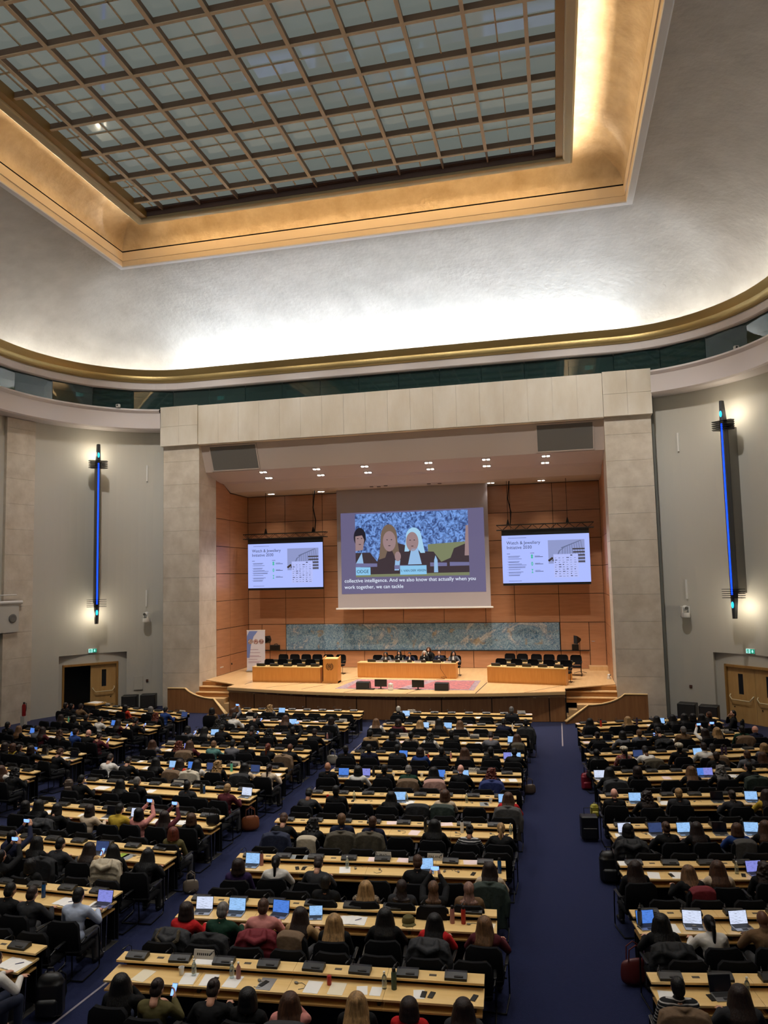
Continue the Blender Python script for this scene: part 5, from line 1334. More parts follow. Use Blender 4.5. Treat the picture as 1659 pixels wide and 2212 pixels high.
e = O('cable', MB().tube([(1.9, 35.83, ZS+.72), (1.88, 35.80, ZS+.5), (2.05, 35.75, ZS+.25), (2.2, 35.7, ZS+.06), (2.05, 35.6, ZS+.15), (1.9, 35.72, ZS+.1), (2.1, 35.7, ZS+.02), (1.7, 35.6, ZS+.01)], .008, 6).mesh('cable', [M_BLACKP])); tag(e, 'black cable looping down the front of the head desk', 'cable')
# lectern with a wreathed globe emblem
e = empty('lectern', (-3.50, 34.0, ZS), .0); tag(e, 'tall honey wood lectern with a round wreath emblem, left of centre stage', 'lectern')
P('front_panel', MB().box(0, .72, 0, .04, 0, 1.12), M_PODIUM, e); P('plinth', MB().box(-.01, .76, -.012, .5, 0, .09), M_PODIUM, e)
P('side_panel', MB().prism([(0.0, 0), (.55, 0), (.55, 1.24), (0, 1.12)], 'x', .72, .76), M_PODIUM, e); P('side_panel', MB().prism([(0.0, 0), (.55, 0), (.55, 1.24), (0, 1.12)], 'x', 0, .04), M_PODIUM, e)
P('reading_top', MB().prism([(.04, 1.06), (.52, 1.15), (.52, 1.17), (.04, 1.08)], 'x', .04, .72), M_WOODT, e); P('edge_trim', MB().box(-.005, .765, -.01, .05, 1.12, 1.14), M_WOODT, e)
mb = MB(); c0 = (.36, .78)
for rr_ in (.045, .09, .125): mb.tube([(c0[0]+rr_*math.cos(a*PI/12), -.006, c0[1]+rr_*math.sin(a*PI/12)) for a in range(25)], .005, 5, False)
for a in range(4): mb.tube([(c0[0]-.125*math.cos(a*PI/4), -.006, c0[1]-.125*math.sin(a*PI/4)), (c0[0]+.125*math.cos(a*PI/4), -.006, c0[1]+.125*math.sin(a*PI/4))], .004, 5)
for s in (-1, 1):
    for i in range(9):
        a = -PI/2+s*(.25+i*.27); p = (c0[0]+.165*math.cos(a), -.006, c0[1]+.165*math.sin(a)); t = a+s*PI/2
        for q in (-.5, .5): mb.cap(p, (p[0]+.045*math.cos(t+q), -.006, p[2]+.045*math.sin(t+q)), .010, .004, 6)
for cx_, cz_, w_ in ((-.04, .05, .030), (.05, .06, .026), (.03, -.03, .032), (-.06, -.02, .022), (.0, .01, .018)): mb.ell((c0[0]+cx_, -.004, c0[1]+cz_), (w_, .006, w_*.7), None, 8, 5)
P('wreath_emblem', mb, mat('emblem_brown', (.30, .20, .08), .5), e)
# rug, monitors, camera, roll-up banner
mr = mat('rug_weave', (.72, .42, .41), .95, var=(6.5, (.52, .34, .37), .10)); mr2 = mat('rug_border', (.66, .56, .56), .95, var=(8, (.46, .40, .46), .1))
e = empty('rug', (.6, 33.75, ZS)); tag(e, 'faded red patterned rugs laid flat in front of the head desk', 'rug')
P('field', MB().prism([(-2.5, -1.15), (3.0, -1.15), (3.0, 1.35), (-2.5, 1.35)], 'z', .006, .014), mr, e); P('border', MB().prism([(-3.0, -1.35), (3.25, -1.35), (3.25, 1.62), (-2.75, 1.65)], 'z', 0, .006), mr2, e)
P('folded_edge', MB().loft([[(-.15+.9*t+dx, -1.35+2.8*t, .012+.02*math.sin(6*t)+dz) for dx, dz in ((0, 0), (.12, .035), (.5, .02), (.55, 0))] for t in [i/12 for i in range(13)]], False), mr2, e, True)
for x, y, s, lb in ((-1.08, 32.42, 1, 'black wedge stage monitor speaker left of centre'), (2.47, 32.35, 1, 'black wedge stage monitor speaker right of centre')):
    o = empty('stage_monitor', (x, y, ZS), 0); m = MB(); m.prism([(-.16, 0), (.2, 0), (.2, .22), (.1, .33), (-.16, .30)], 'x', -.3, .3); P('cabinet', m, M_BLACKP, o); P('grille', MB().box(-.28, .28, -.175, -.16, .03, .28), mat('speaker_mesh', (.12, .12, .12), .7), o); tag(o, lb, 'speaker')
for x, y, rz, lb in ((-.30, 32.5, .0, 'flat black confidence monitor on stage edge left of centre'), (1.40, 32.42, -.12, 'flat black confidence monitor on stage edge right of centre')):
    o = empty('monitor', (x, y, ZS), rz); P('display', MB().rbox(-.28, .28, -.02, .02, .10, .42, .006), M_BLACKP, o); P('stand', MB().tube([(0, 0, 0), (0, 0, .14)], .03), M_BLACKP, o); P('base', MB().rbox(-.12, .12, -.1, .1, 0, .015, .004), M_BLACKP, o); tag(o, lb, 'monitor')
def ptz(x, y, z, rz, lb, sc=1):
    o = empty('dome_camera', (x, y, z), rz); o.scale = (sc,)*3; P('base', MB().lathe([(0, 0), (.09, 0), (.10, .02), (.09, .10), (0, .10)], n=16), M_WHITE, o, True); P('arm', MB().rbox(-.085, -.06, -.04, .04, .09, .24, .006).rbox(.06, .085, -.04, .04, .09, .24, .006), M_WHITE, o)
    h = P('head', MB().ell((0, 0, .20), (.062, .075, .062)), M_WHITE, o, True); P('lens', MB().tube([(0, -.05, .20), (0, -.085, .20)], .035, 12), M_BLACKP, h); return tag(o, lb, 'camera')
ptz(.22, 32.2, ZS, PI, 'small white dome camera on the stage edge', 1.2)
o = O('cable_box', MB().rbox(-.5, -.2, -.1, .1, 0, .05, .01).mesh('c', [M_BLACKP]), None, (-.35, 32.3, ZS)); tag(o, 'small black power box on the stage edge by the left monitor', 'power box')
# roll-up banner
e = empty('roll_up_banner', (-8.5, 37.85, ZS), .15); tag(e, 'tall white and blue roll up banner beside the left stage desk', 'banner')
P('base', MB().rbox(-.53, .53, -.1, .1, 0, .09, .02), M_STEEL, e); P('sheet', MB().box(-.5, .5, -.01, .01, .09, 2.2), mat('banner_print', (.78, .78, .83), .5), e)
P('top_rail', MB().box(-.51, .51, -.015, .015, 2.2, 2.24), M_WHITE, e)
m = MB(); m.prism([(-.5, .75), (-.5, 1.9), (-.36, 2.18), (.1, 2.18), (-.12, 1.9), (-.28, 1.4), (-.36, .75)], 'y', -.014, -.010); P('blue_sweep', m, mat('banner_blue', (.42, .50, .74), .5), e)
for i, (cx_, c) in enumerate(((-.30, (.42, .33, .30)), (0, (.45, .20, .22)), (.30, (.40, .18, .24)))): P('round_picture', MB().tube([(cx_, -.013, 1.62), (cx_, -.018, 1.62)], .135, 24), mat('banner_picture_%d' % i, c, .5, var=(22, (.75, .68, .66), .08)), e)
m = MB()
for k, (w_, z) in enumerate(((.55, 1.18), (.65, 1.02), (.6, .86), (.7, .8), (.5, .66), (.7, .55), (.6, .48))): m.box(-.42, -.42+w_, -.013, -.0105, z, z+.018)
P('print_lines', m, mat('banner_lines', (.55, .38, .50), .5), e)
# studio lights, case on ledge, wall box
for x, y, lb, hide in ((8.5, 38.1, 'black studio light on a slim tripod at the right of stage', 0), (-7.95, 38.5, 'black studio light on a stand behind the banner', 1)):
    o = empty('studio_light', (x, y, ZS), .4 if x > 0 else -.5); tag(o, lb, 'studio light')
    P('pole', MB().tube([(0, 0, .05), (0, 0, 1.62)], .014), M_BLACKM, o)
    for a in range(3): P('leg', MB().tube([(0, 0, .12), (.36*math.cos(a*2.1+.3), .36*math.sin(a*2.1+.3), .015)], .011), M_BLACKM, o)
    m = MB(); m.loft([[(.05+.04*dx, .1*0+.05*dy, 1.66+.05*dz) for dx, dy, dz in ((0, -1, -1), (0, 1, -1), (0, 1, 1), (0, -1, 1))], [(-.22, .20*dy, 1.66+.20*dz) for dy, dz in ((-1, -1), (1, -1), (1, 1), (-1, 1))]], True, True); P('softbox', m, M_BLACKP, o)
o = empty('equipment_case', (-8.22, 39.97-.0, 2.25)); P('case', MB().rbox(-.27, .27, -.16, .05, 0, .30, .02), M_BLACKP, o); P('handle', MB().tube([(-.05, -.05, .29), (-.02, -.05, .35), (.12, -.05, .37), (.17, -.05, .29)], .018), M_BLACKP, o); tag(o, 'black equipment case standing on the wall ledge left of the mural', 'case')
o = O('wall_screen', MB().rbox(-.17, .17, -.05, 0, -.15, .15, .01).mesh('w', [M_BLACKP]), None, (8.32, 40.02, 2.42)); tag(o, 'small black square box on the wall right of the mural', 'wall box')
for i, z in enumerate((0, .09, .18)):
    o = O('wall_socket', MB().rbox(0, .01, -.04, .04, -.035, .035, .003).mesh('s', [M_WHITE]), None, (-9.865, 36.35+i*.14, 1.72)); tag(o, 'white socket plate low on the left stage wall, %s of three' % ORD[i], 'socket', 'socket plates on the left stage wall')
o = O('wall_hook', MB().rbox(0, .04, -.03, .03, -.05, .05, .01).mesh('s', [M_BLACKP]), None, (-9.865, 37.7, 1.75)); tag(o, 'small black fitting low on the left stage wall', 'wall fitting')
o = ptz(9.7, 36.3, ZS, 1.2, 'small white dome camera on the floor at the right stage edge', .9)
# ---------------- screens
def em(name, c, s): return emis(name, c, s)
e = empty('projection_screen', (0, 38.93, 4.6)); tag(e, 'huge white projection screen with live video and captions above the stage', 'screen')
P('fabric', MB().box(-4.14, 4.14, 0, .02, 0, 6.48), mat('screen_fabric', (.66, .64, .66), .8), e); P('bottom_bar', MB().rbox(-4.26, 4.26, -.03, .05, -.06, .03, .01), M_WHITE, e)
pj = P('projected_frame', MB().box(-3.92, 3.92, -.004, 0, .78, 5.20), em('projection_mauve', (.50, .47, .63), .62), e)
# video still, in layers a few millimetres thick
mv = mat('video_backdrop', (.02, .02, .02), .8, emit=(.35, .47, .78), es=.8); nt = mv.node_tree; b = nt.nodes['Principled BSDF']
t_ = nt.nodes.new('ShaderNodeTexCoord'); n_ = nt.nodes.new('ShaderNodeTexNoise'); n_.inputs['Scale'].default_value = 3.2; n_.inputs['Detail'].default_value = 8; n_.inputs['Distortion'].default_value = 2; r_ = nt.nodes.new('ShaderNodeValToRGB')
r_.color_ramp.elements[0].position = .38; r_.color_ramp.elements[1].position = .62; r_.color_ramp.elements[0].color = (*lin((.22, .30, .52)), 1); r_.color_ramp.elements[1].color = (*lin((.52, .70, 1.0)), 1)
nt.links.new(t_.outputs['Object'], n_.inputs['Vector']); nt.links.new(n_.outputs['Fac'], r_.inputs[0]); nt.links.new(r_.outputs[0], b.inputs['Emission Color'])
vd = P('video_picture', MB().box(-3.1, 3.08, -.008, -.004, 1.68, 5.12), mv, pj)
def flat(poly, m, nm, d, par=vd): return P(nm, MB().prism(poly, 'y', -.008-.002*d, -.008-.002*(d-1)), m, par)
def oval(cx, cz, rx, rz_, n=24, a0=0, a1=2*PI): return [(cx+rx*math.cos(a0+(a1-a0)*i/n), cz+rz_*math.sin(a0+(a1-a0)*i/n)) for i in range(n)]
vdark = em('video_dark', (.26, .21, .24), .8); vskin = em('video_skin', (.66, .55, .56), .8); vhairl = em('video_fair_hair', (.50, .42, .36), .8); vwh = em('video_white_hair', (.66, .84, .96), .9); vdesk = em('video_desk', (.54, .57, .43), .75); vcard = em('video_card', (.56, .80, .96), .9); vblk = em('video_black_hair', (.14, .13, .18), .8); vshirt = em('video_shirt', (.62, .78, .95), .85); vsl = em('video_screen_edge', (.48, .48, .66), .8)
z0 = -4.6+4.6
def Z(z): return z-4.6
flat([(.9, Z(6.6)), (3.08, Z(6.6)), (3.08, Z(8.05)), (.9, Z(7.95))], vdesk, 'picture_bench', 1)
flat([(-3.1, Z(6.28)), (-3.1, Z(7.6)), (-2.3, Z(7.6)), (-1.9, Z(7.1)), (-1.6, Z(7.9)), (-1.0, Z(8.15)), (-.2, Z(7.9)), (.1, Z(7.5)), (.35, Z(7.6)), (1.2, Z(7.55)), (1.6, Z(7.0)), (2.1, Z(7.2)), (2.3, Z(7.7)), (3.08, Z(8.0)), (3.08, Z(6.28))], vdark, 'picture_jackets', 2)
flat(oval(-2.85, Z(8.45), .34, .52), vblk, 'picture_hair', 3); flat([(-3.1, Z(7.7)), (-2.68, Z(7.75)), (-2.6, Z(8.3)), (-2.72, Z(8.55)), (-3.1, Z(8.5))], vskin, 'picture_face', 4); flat([(-3.1, Z(7.0)), (-2.75, Z(7.6)), (-2.65, Z(6.9)), (-3.1, Z(6.7))], vshirt, 'picture_shirt', 4)
flat(oval(-1.22, Z(8.36), .46, .74), vhairl, 'picture_hair', 4); flat([(-1.8, Z(7.2)), (-1.66, Z(8.4)), (-.78, Z(8.4)), (-.62, Z(7.2)), (-.9, Z(7.3)), (-1.2, Z(8.0)), (-1.45, Z(7.3))], vhairl, 'picture_hair', 3); flat(oval(-1.20, Z(8.18), .36, .55), vskin, 'picture_face', 5)
flat(oval(.14, Z(8.38), .42, .50), vwh, 'picture_hair', 4); flat([(-.38, Z(7.6)), (-.27, Z(8.4)), (.56, Z(8.4)), (.74, Z(7.5)), (.5, Z(7.5)), (.2, Z(8.0)), (-.15, Z(7.6))], vwh, 'picture_hair', 3); flat(oval(.06, Z(8.12), .34, .52), vskin, 'picture_face', 5)
flat([(-.2, Z(6.9)), (.0, Z(7.75)), (.35, Z(7.75)), (.55, Z(6.9))], vshirt, 'picture_shirt', 5); flat(oval(-.75, Z(7.35), .17, .26), vskin, 'picture_hand', 6); flat([(-.95, Z(6.6)), (-.9, Z(7.15)), (-.62, Z(7.15)), (-.7, Z(6.6))], vshirt, 'picture_cuff', 5)
flat([(2.85, Z(7.3)), (2.95, Z(8.9)), (3.08, Z(8.9)), (3.08, Z(7.3))], vskin, 'picture_face', 4)
for x0_, x1_, zz in ((-3.1, -1.9, 7.0), (-.95, .3, 6.85), (1.0, 1.9, 6.95), (2.05, 3.08, 6.95)): flat([(x0_, Z(zz-.18)), (x1_, Z(zz-.18)), (x1_, Z(zz)), (x0_, Z(zz+.03))], vsl, 'picture_screen_edge', 6)
for cx_, cz_, s_ in ((-1.20, 8.18, 1), (.06, 8.12, .95), (-2.85, 8.3, .9)):
    for sx in (-1, 1): flat(oval(cx_+sx*.12*s_, Z(cz_+.08), .045, .022, 10), vblk, 'picture_eye', 7)
    flat(oval(cx_, Z(cz_-.24), .07, .022, 10), vdark, 'picture_mouth', 7)
flat([(1.2, Z(6.45)), (1.22, Z(7.1)), (1.3, Z(7.35)), (1.4, Z(7.1)), (1.42, Z(6.45))], vshirt, 'picture_bottle', 7)
flat([(-3.1, Z(6.28)), (3.08, Z(6.26)), (3.08, Z(6.42)), (-3.1, Z(6.42))], vdesk, 'picture_desk_edge', 7)
flat([(-3.1, Z(6.38)), (-2.28, Z(6.38)), (-2.28, Z(6.80)), (-3.1, Z(6.82))], vcard, 'picture_card', 8); flat([(-.64, Z(6.36)), (.80, Z(6.36)), (.80, Z(6.84)), (-.64, Z(6.84))], vcard, 'picture_card', 8)
vink = em('video_ink', (.10, .14, .22), .3)
for tx, x_, z_, sz in (('ODGE', -3.05, 6.50, .24), ('I. VAN DER VEKEN', -.58, 6.52, .165)): P('card_lettering', textmesh(tx, sz, .001), vink, vd, loc=(x_, -.0275, Z(z_)), rot=(PI/2, 0, 0))
vcap = em('caption_white', (.90, .94, 1), 1.0)
for tx, z_ in (('collective intelligence. And we also know that actually when you', 6.0), ('work together, we can tackle', 5.66)):
    tm = textmesh(tx, .30, .001, 'LEFT', .001); w_ = max(v.co.x for v in tm.vertices); k_ = 7.15/w_ if tx[0] == 'c' else K0
    if tx[0] == 'c': K0 = k_
    P('caption_line', tm, vcap, pj, loc=(-3.76, -.006, Z(z_)), rot=(PI/2, 0, 0), scale=(k_, min(k_, 1.0)*1.0, 1))
# two LED walls
led_w = em('led_white', (.66, .72, .98), 1.05); led_ink = em('led_ink', (.20, .22, .36), .5); led_green = em('led_green', (.28, .76, .66), .9); led_sky = em('led_picture_sky', (.58, .62, .82), .9)
mvb = mat('led_picture', (.02, .02, .02), .8, emit=(.5, .5, .6), es=.8, var=None)
for sx, nm in ((-1, 'left'), (1, 'right')):
    x0_, x1_ = (-9.2, -4.84) if sx < 0 else (4.84, 9.2)
    e = empty('led_wall', (x0_, 38.48, 5.80)); tag(e, 'bright %s hand slide screen hanging from a truss' % nm, 'screen', None)
    W_, H_ = x1_-x0_, 2.44
    P('casing', MB().box(0, W_, .01, .14, -.12, H_+.26), M_BLACKP, e)
    d = P('display', MB().box(.0, W_, -.004, .01, 0, H_), led_w, e)
    P('title', textmesh('Watch & Jewellery\nInitiative 2030', .235, .001), led_ink, d, loc=(.24, -.006, 1.98), rot=(PI/2, 0, 0), scale=(.95, 1, 1))
    m = MB(); random.seed(4)
    m.box(.32, 1.25, -.006, -.004, 2.30, 2.315); m.box(.30, .95, -.006, -.004, .10, .115); m.box(.24, .40, -.006, -.004, 1.49, 1.51); m.box(1.42, 1.62, -.006, -.004, 1.50, 1.52)
    for k in range(8):
        z_ = 1.36-.135*k
        for j in (0, 1):
            if j and k in (1, 5): continue
            m.box(.30, .30+random.uniform(.5, .95), -.006, -.004, z_-.045*j, z_-.045*j+.018)
        m.box(.25, .265, -.006, -.004, z_, z_+.02)
    for k in range(3): z_ = 1.34-.37*k; m.box(1.64, 1.9, -.006, -.004, z_+.02, z_+.035); m.box(1.64, 2.05, -.006, -.004, z_-.035, z_-.01)
    P('text_lines', m, led_ink, d)
    m = MB()
    for k in range(3):
        z_ = 1.34-.37*k
        if k == 0: m.tube([(1.50, -.004, z_+.05), (1.50, -.007, z_+.05)], .055, 12); m.tube([(1.50, -.004, z_-.05), (1.50, -.007, z_-.05)], .055, 12)
        elif k == 1: m.prism([(1.50, z_+.11), (1.56, z_+.04), (1.44, z_+.04)], 'y', -.007, -.004); m.prism([(1.44, z_+.02), (1.56, z_+.02), (1.56, z_-.02), (1.44, z_-.02)], 'y', -.007, -.004); m.prism([(1.50, z_-.11), (1.56, z_-.04), (1.44, z_-.04)], 'y', -.007, -.004)
        else: m.prism([(1.45, z_+.1), (1.55, z_+.1), (1.50, z_)], 'y', -.007, -.004); m.prism([(1.45, z_-.1), (1.55, z_-.1), (1.50, z_)], 'y', -.007, -.004)
    P('green_symbols', m, led_green, d)
    pc = P('building_picture', MB().box(2.32, 4.12, -.006, -.004, .95, 2.14), led_sky, d)
    m = MB()
    for k in range(9): m.prism([(3.0+.13*k, 1.35), (3.02+.13*k, 1.35), (3.06+.11*k, 1.78+.04*k), (3.04+.11*k, 1.78+.04*k)], 'y', -.008, -.006)
    m.prism([(2.95, 1.75), (3.9, 2.10), (3.95, 2.08), (3.0, 1.71)], 'y', -.008, -.006); m.prism([(2.75, 1.35), (2.85, 1.6), (3.1, 1.75), (3.1, 1.72), (2.9, 1.58), (2.8, 1.35)], 'y', -.008, -.006)
    P('facade_lines', m, em('led_facade', (.42, .46, .62), .8), pc)
    m = MB()
    for k in range(5): m.box(3.6-.02*k, 4.12, -.009, -.006, 1.0+.16*k, 1.06+.16*k)
    for k in range(8): m.ell((2.36+.07*k, -.007, 1.12+.05*(k % 3)), (.06, .004, .06), None, 8, 5)
    P('terraces', m, em('led_terraces', (.26, .22, .20), .6), pc)
    tb = P('logo_table', MB().box(2.57, 3.78, -.012, -.009, .24, 1.42), em('led_table', (.70, .74, .97), 1.0), d)
    m = MB(); m.box(3.4, 3.5, -.014, -.012, 1.33, 1.38)
    for r_ in range(9):
        for c_ in range(6):
            w_ = random.uniform(.05, .13); m.box(2.63+.19*c_, 2.63+.19*c_+w_, -.014, -.012, .30+.115*r_, .30+.115*r_+random.choice((.012, .02, .035)))
    P('logo_marks', m, led_ink, tb)
    # truss and cables
    tr_ = empty('lighting_truss', ((x0_+x1_)/2, 38.5, 8.66)); tag(tr_, 'black lattice truss carrying the %s slide screen' % nm, 'truss')
    m = MB(); hw = 2.43
    for yy, zz in ((-.13, -.13), (.13, -.13), (-.13, .13), (.13, .13)): m.tube([(-hw, yy, zz), (hw, yy, zz)], .025, 6)
    P('chords', m, M_BLACKP, tr_, True)
    m = MB(); nn = 16
    for k in range(nn):
        a_, b_ = -hw+2*hw*k/nn, -hw+2*hw*(k+1)/nn; u = -.13 if k % 2 else .13
        for yy in (-.13, .13): m.tube([(a_, yy, u), (b_, yy, -u)], .011, 5)
        m.tube([(a_, u, -.13), (b_, -u, -.13)], .011, 5); m.tube([(a_, u, .13), (b_, -u, .13)], .011, 5)
    P('lattice', m, M_BLACKP, tr_)
    for cx_ in (-1.12, 1.65) if sx < 0 else (-1.83, 1.15):
        P('suspension_cable', MB().tube([(cx_, 0, .3), (cx_, 0, 2.42)], .012, 5), M_BLACKM, tr_)
        P('hoist_clamp', MB().loft([[(cx_-.09, -.05, .1), (cx_+.09, -.05, .1), (cx_+.09, .05, .1), (cx_-.09, .05, .1)], [(cx_-.02, -.03, .42), (cx_+.02, -.03, .42), (cx_+.02, .03, .42), (cx_-.02, .03, .42)]], True, True), M_BLACKM, tr_)
    th_ = (1.72 if sx < 0 else -1.72)
    P('power_cable', MB().tube([(th_, .05, .15), (th_+.06, .05, .8), (th_-.08, .05, 1.5), (th_+.02, .05, 2.42)], .03, 6), M_BLACKM, tr_)
# stage downlights: two pairs of small square lamps
STAGE_SPOTS = []
M_LAMP = emis('downlight_glow', (1, .96, .90), 14)
def downlight(x, y, z, tilt, lb, n=2):
    o = empty('stage_downlight', (x, y, z)); o.rotation_euler = (tilt, 0, 0); tag(o, lb, 'downlight', 'recessed downlights over the stage')
    P('housing', MB().box(-.22, .22, -.11, .11, -.012, .02), mat('lamp_trim', (.60, .57, .55), .5), o)
    for sx in (-1, 1): P('lamp', MB().rbox(sx*.10-.07, sx*.10+.07, -.07, .07, -.03, -.012, .01), M_LAMP, o)
    STAGE_SPOTS.append((x, y, z))
ti = math.atan2(-.32, 1.58)
for i, x in enumerate((-6.85, -4.0, -1.5, 1.7, 4.48, 7.27)):
    for j, y in enumerate((35.05, 35.95)):
        downlight(x+(.0 if not j else -.06), y, 11.82-(y-34.72)*.2025-.01, ti, 'small twin stage downlight, %s from left, %s row' % (ORD[i], ('front', 'second')[j]))
for i, x in enumerate((-8.0, -5.05, 4.35, 6.95)):
    downlight(x, 39.0 if x < 0 else 38.9, 11.08, 0, 'small twin stage downlight, %s from left, rear row' % ORD[i])
for x, y in ((-1.9, 39.3), (-1.55, 39.5), (-1.1, 39.2), (1.2, 39.3), (1.75, 39.4)):
    o = O('ceiling_vent', MB().lathe([(0, -.03), (.10, -.03), (.11, 0), (0, 0)], n=14).mesh('v', [mat('vent_grey', (.38, .36, .35), .6)]), None, (x, y-1.3, 11.09)); tag(o, 'small round unlit fitting in stage ceiling before the projection screen', 'ceiling fitting', 'unlit fittings in the stage ceiling')
# ---------------- wall lamps
M_LAMPH = mat('lamp_housing', (.30, .31, .32), .45, metal=.4); M_BLUE = emis('blue_tube', (.05, .25, 1.0), 2.6); M_CYAN = emis('cyan_spot', (.15, .75, 1.0), 2.5); M_SLAB = mat('lamp_slab', (.47, .46, .44), .6)
for sx, nm in ((-1, 'left'), (1, 'right')):
    a = math.atan2(33.2-32.1, 15.3-14.4)     # into the wall
    e = empty('wall_lamp', (sx*14.34, 32.1, 4.3), 0); tag(e, 'tall slim wall lamp with a glowing blue line on the %s wall' % nm, 'wall lamp')
    Hh = 8.85; ux = Vector((sx*math.cos(a), math.sin(a), 0)); vx = Vector((-ux.y, ux.x, 0))
    def pt(u, v, z): p = ux*u+vx*v; return (p.x, p.y, z)
    m = MB(); rg = []
    for z, w, dd in ((0, .09, .20), (.9, .13, .34), (1.1, .13, .35), (Hh-1.1, .13, .35), (Hh-.9, .13, .34), (Hh, .09, .20)): rg.append([pt(.0, -w*.6, z), pt(-.03, 0, z), pt(0, w*.6, z), pt(dd*.6, w, z), pt(dd, w*.5, z), pt(dd, -w*.5, z), pt(dd*.6, -w, z)])
    m.loft(rg, True, True); P('housing', m, M_LAMPH, e)
    m = MB(); m.loft([[pt(-.02, -.035, z), pt(-.055, 0, z), pt(-.02, .035, z), pt(.0, 0, z)] for z in (.95, Hh-.95)], True, True); P('blue_light_line', m, M_BLUE, e)
    for z in (.55, Hh-.55): P('cyan_light', MB().ell(pt(-.03, 0, z), (.05, .05, .13), None, 10, 8), M_CYAN, e, True)
    for zc in (1.0, Hh-1.0):
        for k in range(5):
            z = zc+(k-2)*.085; P('fin', MB().loft([[pt(-.06, -.40, z-.008), pt(-.06, .40, z-.008), pt(.16, .46, z-.008), pt(.42, .3, z-.008), pt(.42, -.3, z-.008), pt(.16, -.46, z-.008)], [pt(-.06, -.40, z+.008), pt(-.06, .40, z+.008), pt(.16, .46, z+.008), pt(.42, .3, z+.008), pt(.42, -.3, z+.008), pt(.16, -.46, z+.008)]], True, True), M_BLACKM, e)
    m = MB(); m.loft([[pt(.30, -.10, z), pt(.30, .10, z), pt(1.05, .10, z), pt(1.05, -.10, z)] for z in (1.0, Hh-1.0)], True, True); P('mounting_slab', m, M_SLAB, e)
# exit signs
M_EXG = emis('exit_green', (.10, .62, .50), .9); M_EXW = emis('exit_white', (.72, .98, .95), 1.0)
def exit_sign(x, y, z, rz, lb, sc=1):
    e = empty('exit_sign', (x, y, z), rz); e.scale = (sc,)*3; tag(e, lb, 'exit sign')
    P('box', MB().rbox(-.20, .20, 0, .07, -.10, .10, .008), M_WHITE, e); f = P('face', MB().box(-.0, .19, -.004, 0, -.09, .09), M_EXG, e); P('face', MB().box(-.19, -.0, -.004, 0, -.09, .09), M_EXW, e)
    P('arrow', MB().prism([(.095, -.07), (.15, -.005), (.12, -.005), (.12, .06), (.07, .06), (.07, -.005), (.04, -.005)], 'y', -.007, -.004), M_EXW, e)
    m = MB(); m.prism([(-.15, -.07), (-.05, -.07), (-.05, .07), (-.15, .07)], 'y', -.007, -.004); P('doorway', m, M_EXG, e)
    m = MB(); m.ell((-.09, -.008, .045), (.013, .004, .013), None, 8, 5); m.tube([(-.09, -.008, .03), (-.10, -.008, -.01), (-.08, -.008, -.05)], .009, 5); m.tube([(-.10, -.008, -.01), (-.125, -.008, -.045)], .008, 5); m.tube([(-.09, -.008, .02), (-.065, -.008, .0)], .006, 5); P('running_figure', m, M_EXW, e)
na = math.atan2(31.9-33.62, 15.78-14.2)
exit_sign(-15.03, 32.80, 2.95, -na+PI-PI, 'green and white exit sign above the left door'); exit_sign(15.03, 32.80, 2.95, na, 'green and white exit sign above the right door')
# black speaker boxes by the walls
for px, py, k, lb in ((277, 1545, .0, 'left of the pair by left wall'), (326, 1545, .0, 'right of the pair by left wall'), (1489, 1564, .0, 'left of the pair by right wall'), (1527, 1570, .0, 'right of the pair by right wall')):
    x, y = {277: (-13.25, 33.3), 326: (-12.5, 33.75), 1489: (12.65, 33.6), 1527: (13.4, 33.1)}[px]
    e = empty('bass_speaker', (x, y, 0), (.35 if x < 0 else -.35)); tag(e, 'black bass speaker cabinet, %s' % lb, 'speaker', None)
    P('cabinet', MB().rbox(-.36, .36, -.30, .30, 0, .72, .015), M_BLACKP, e); P('grille', MB().box(-.33, .33, -.315, -.30, .04, .68), mat('speaker_mesh', (.12, .12, .12), .7), e)
# small wall fittings
def wallfit(th, z, sx, off=.985): x, y = wallpt(th, off); tx, ty = wallpt(th+.01, off); return sx*x, y, (math.atan2(ty-y, tx-x)+PI if sx > 0 else math.atan2(ty-y, -(tx-x)))
for sx, nm in ((-1, 'left'), (1, 'right')):
    th = math.acos((13.0-CX)/6.6)
    for z, w_ in ((11.9, 'upper'), (5.45, 'lower')):
        x, y, rz = wallfit(th, z, sx); o = O('wall_track', MB().rbox(-.035, .035, -.05, .03, -.42, .42, .006).mesh('t', [M_WHITE]), None, (x, y, z), (0, 0, rz)); tag(o, 'slim white vertical strip, %s on the %s wall' % (w_, nm), 'wall strip')
    x, y, rz = wallfit(math.acos((12.92-CX)/6.6), 0, sx, .8); ptz(x, y-.1, 4.25, .3*sx, 'white dome camera on bracket on the %s wall' % nm, 2.0)
    x, y, rz = wallfit(math.acos((12.95-CX)/6.6), 0, sx); o = O('switch_plate', MB().rbox(-.06, .06, -.03, .02, -.06, .06, .01).mesh('t', [mat('switch_brown', (.35, .22, .18), .5)]), None, (x, y, 1.3), (0, 0, rz)); tag(o, 'small dark switch low on the %s wall' % nm, 'switch')
x, y, rz = wallfit(math.acos((13.33-CX)/6.6), 0, -1, .97); o = O('access_panel', MB().rbox(-.22, .22, -.015, .02, -.34, .34, .004).mesh('t', [M_WALL]), None, (x, y, 1.2), (0, 0, rz)); tag(o, 'square grey access panel set in wall beside the left door', 'access panel')
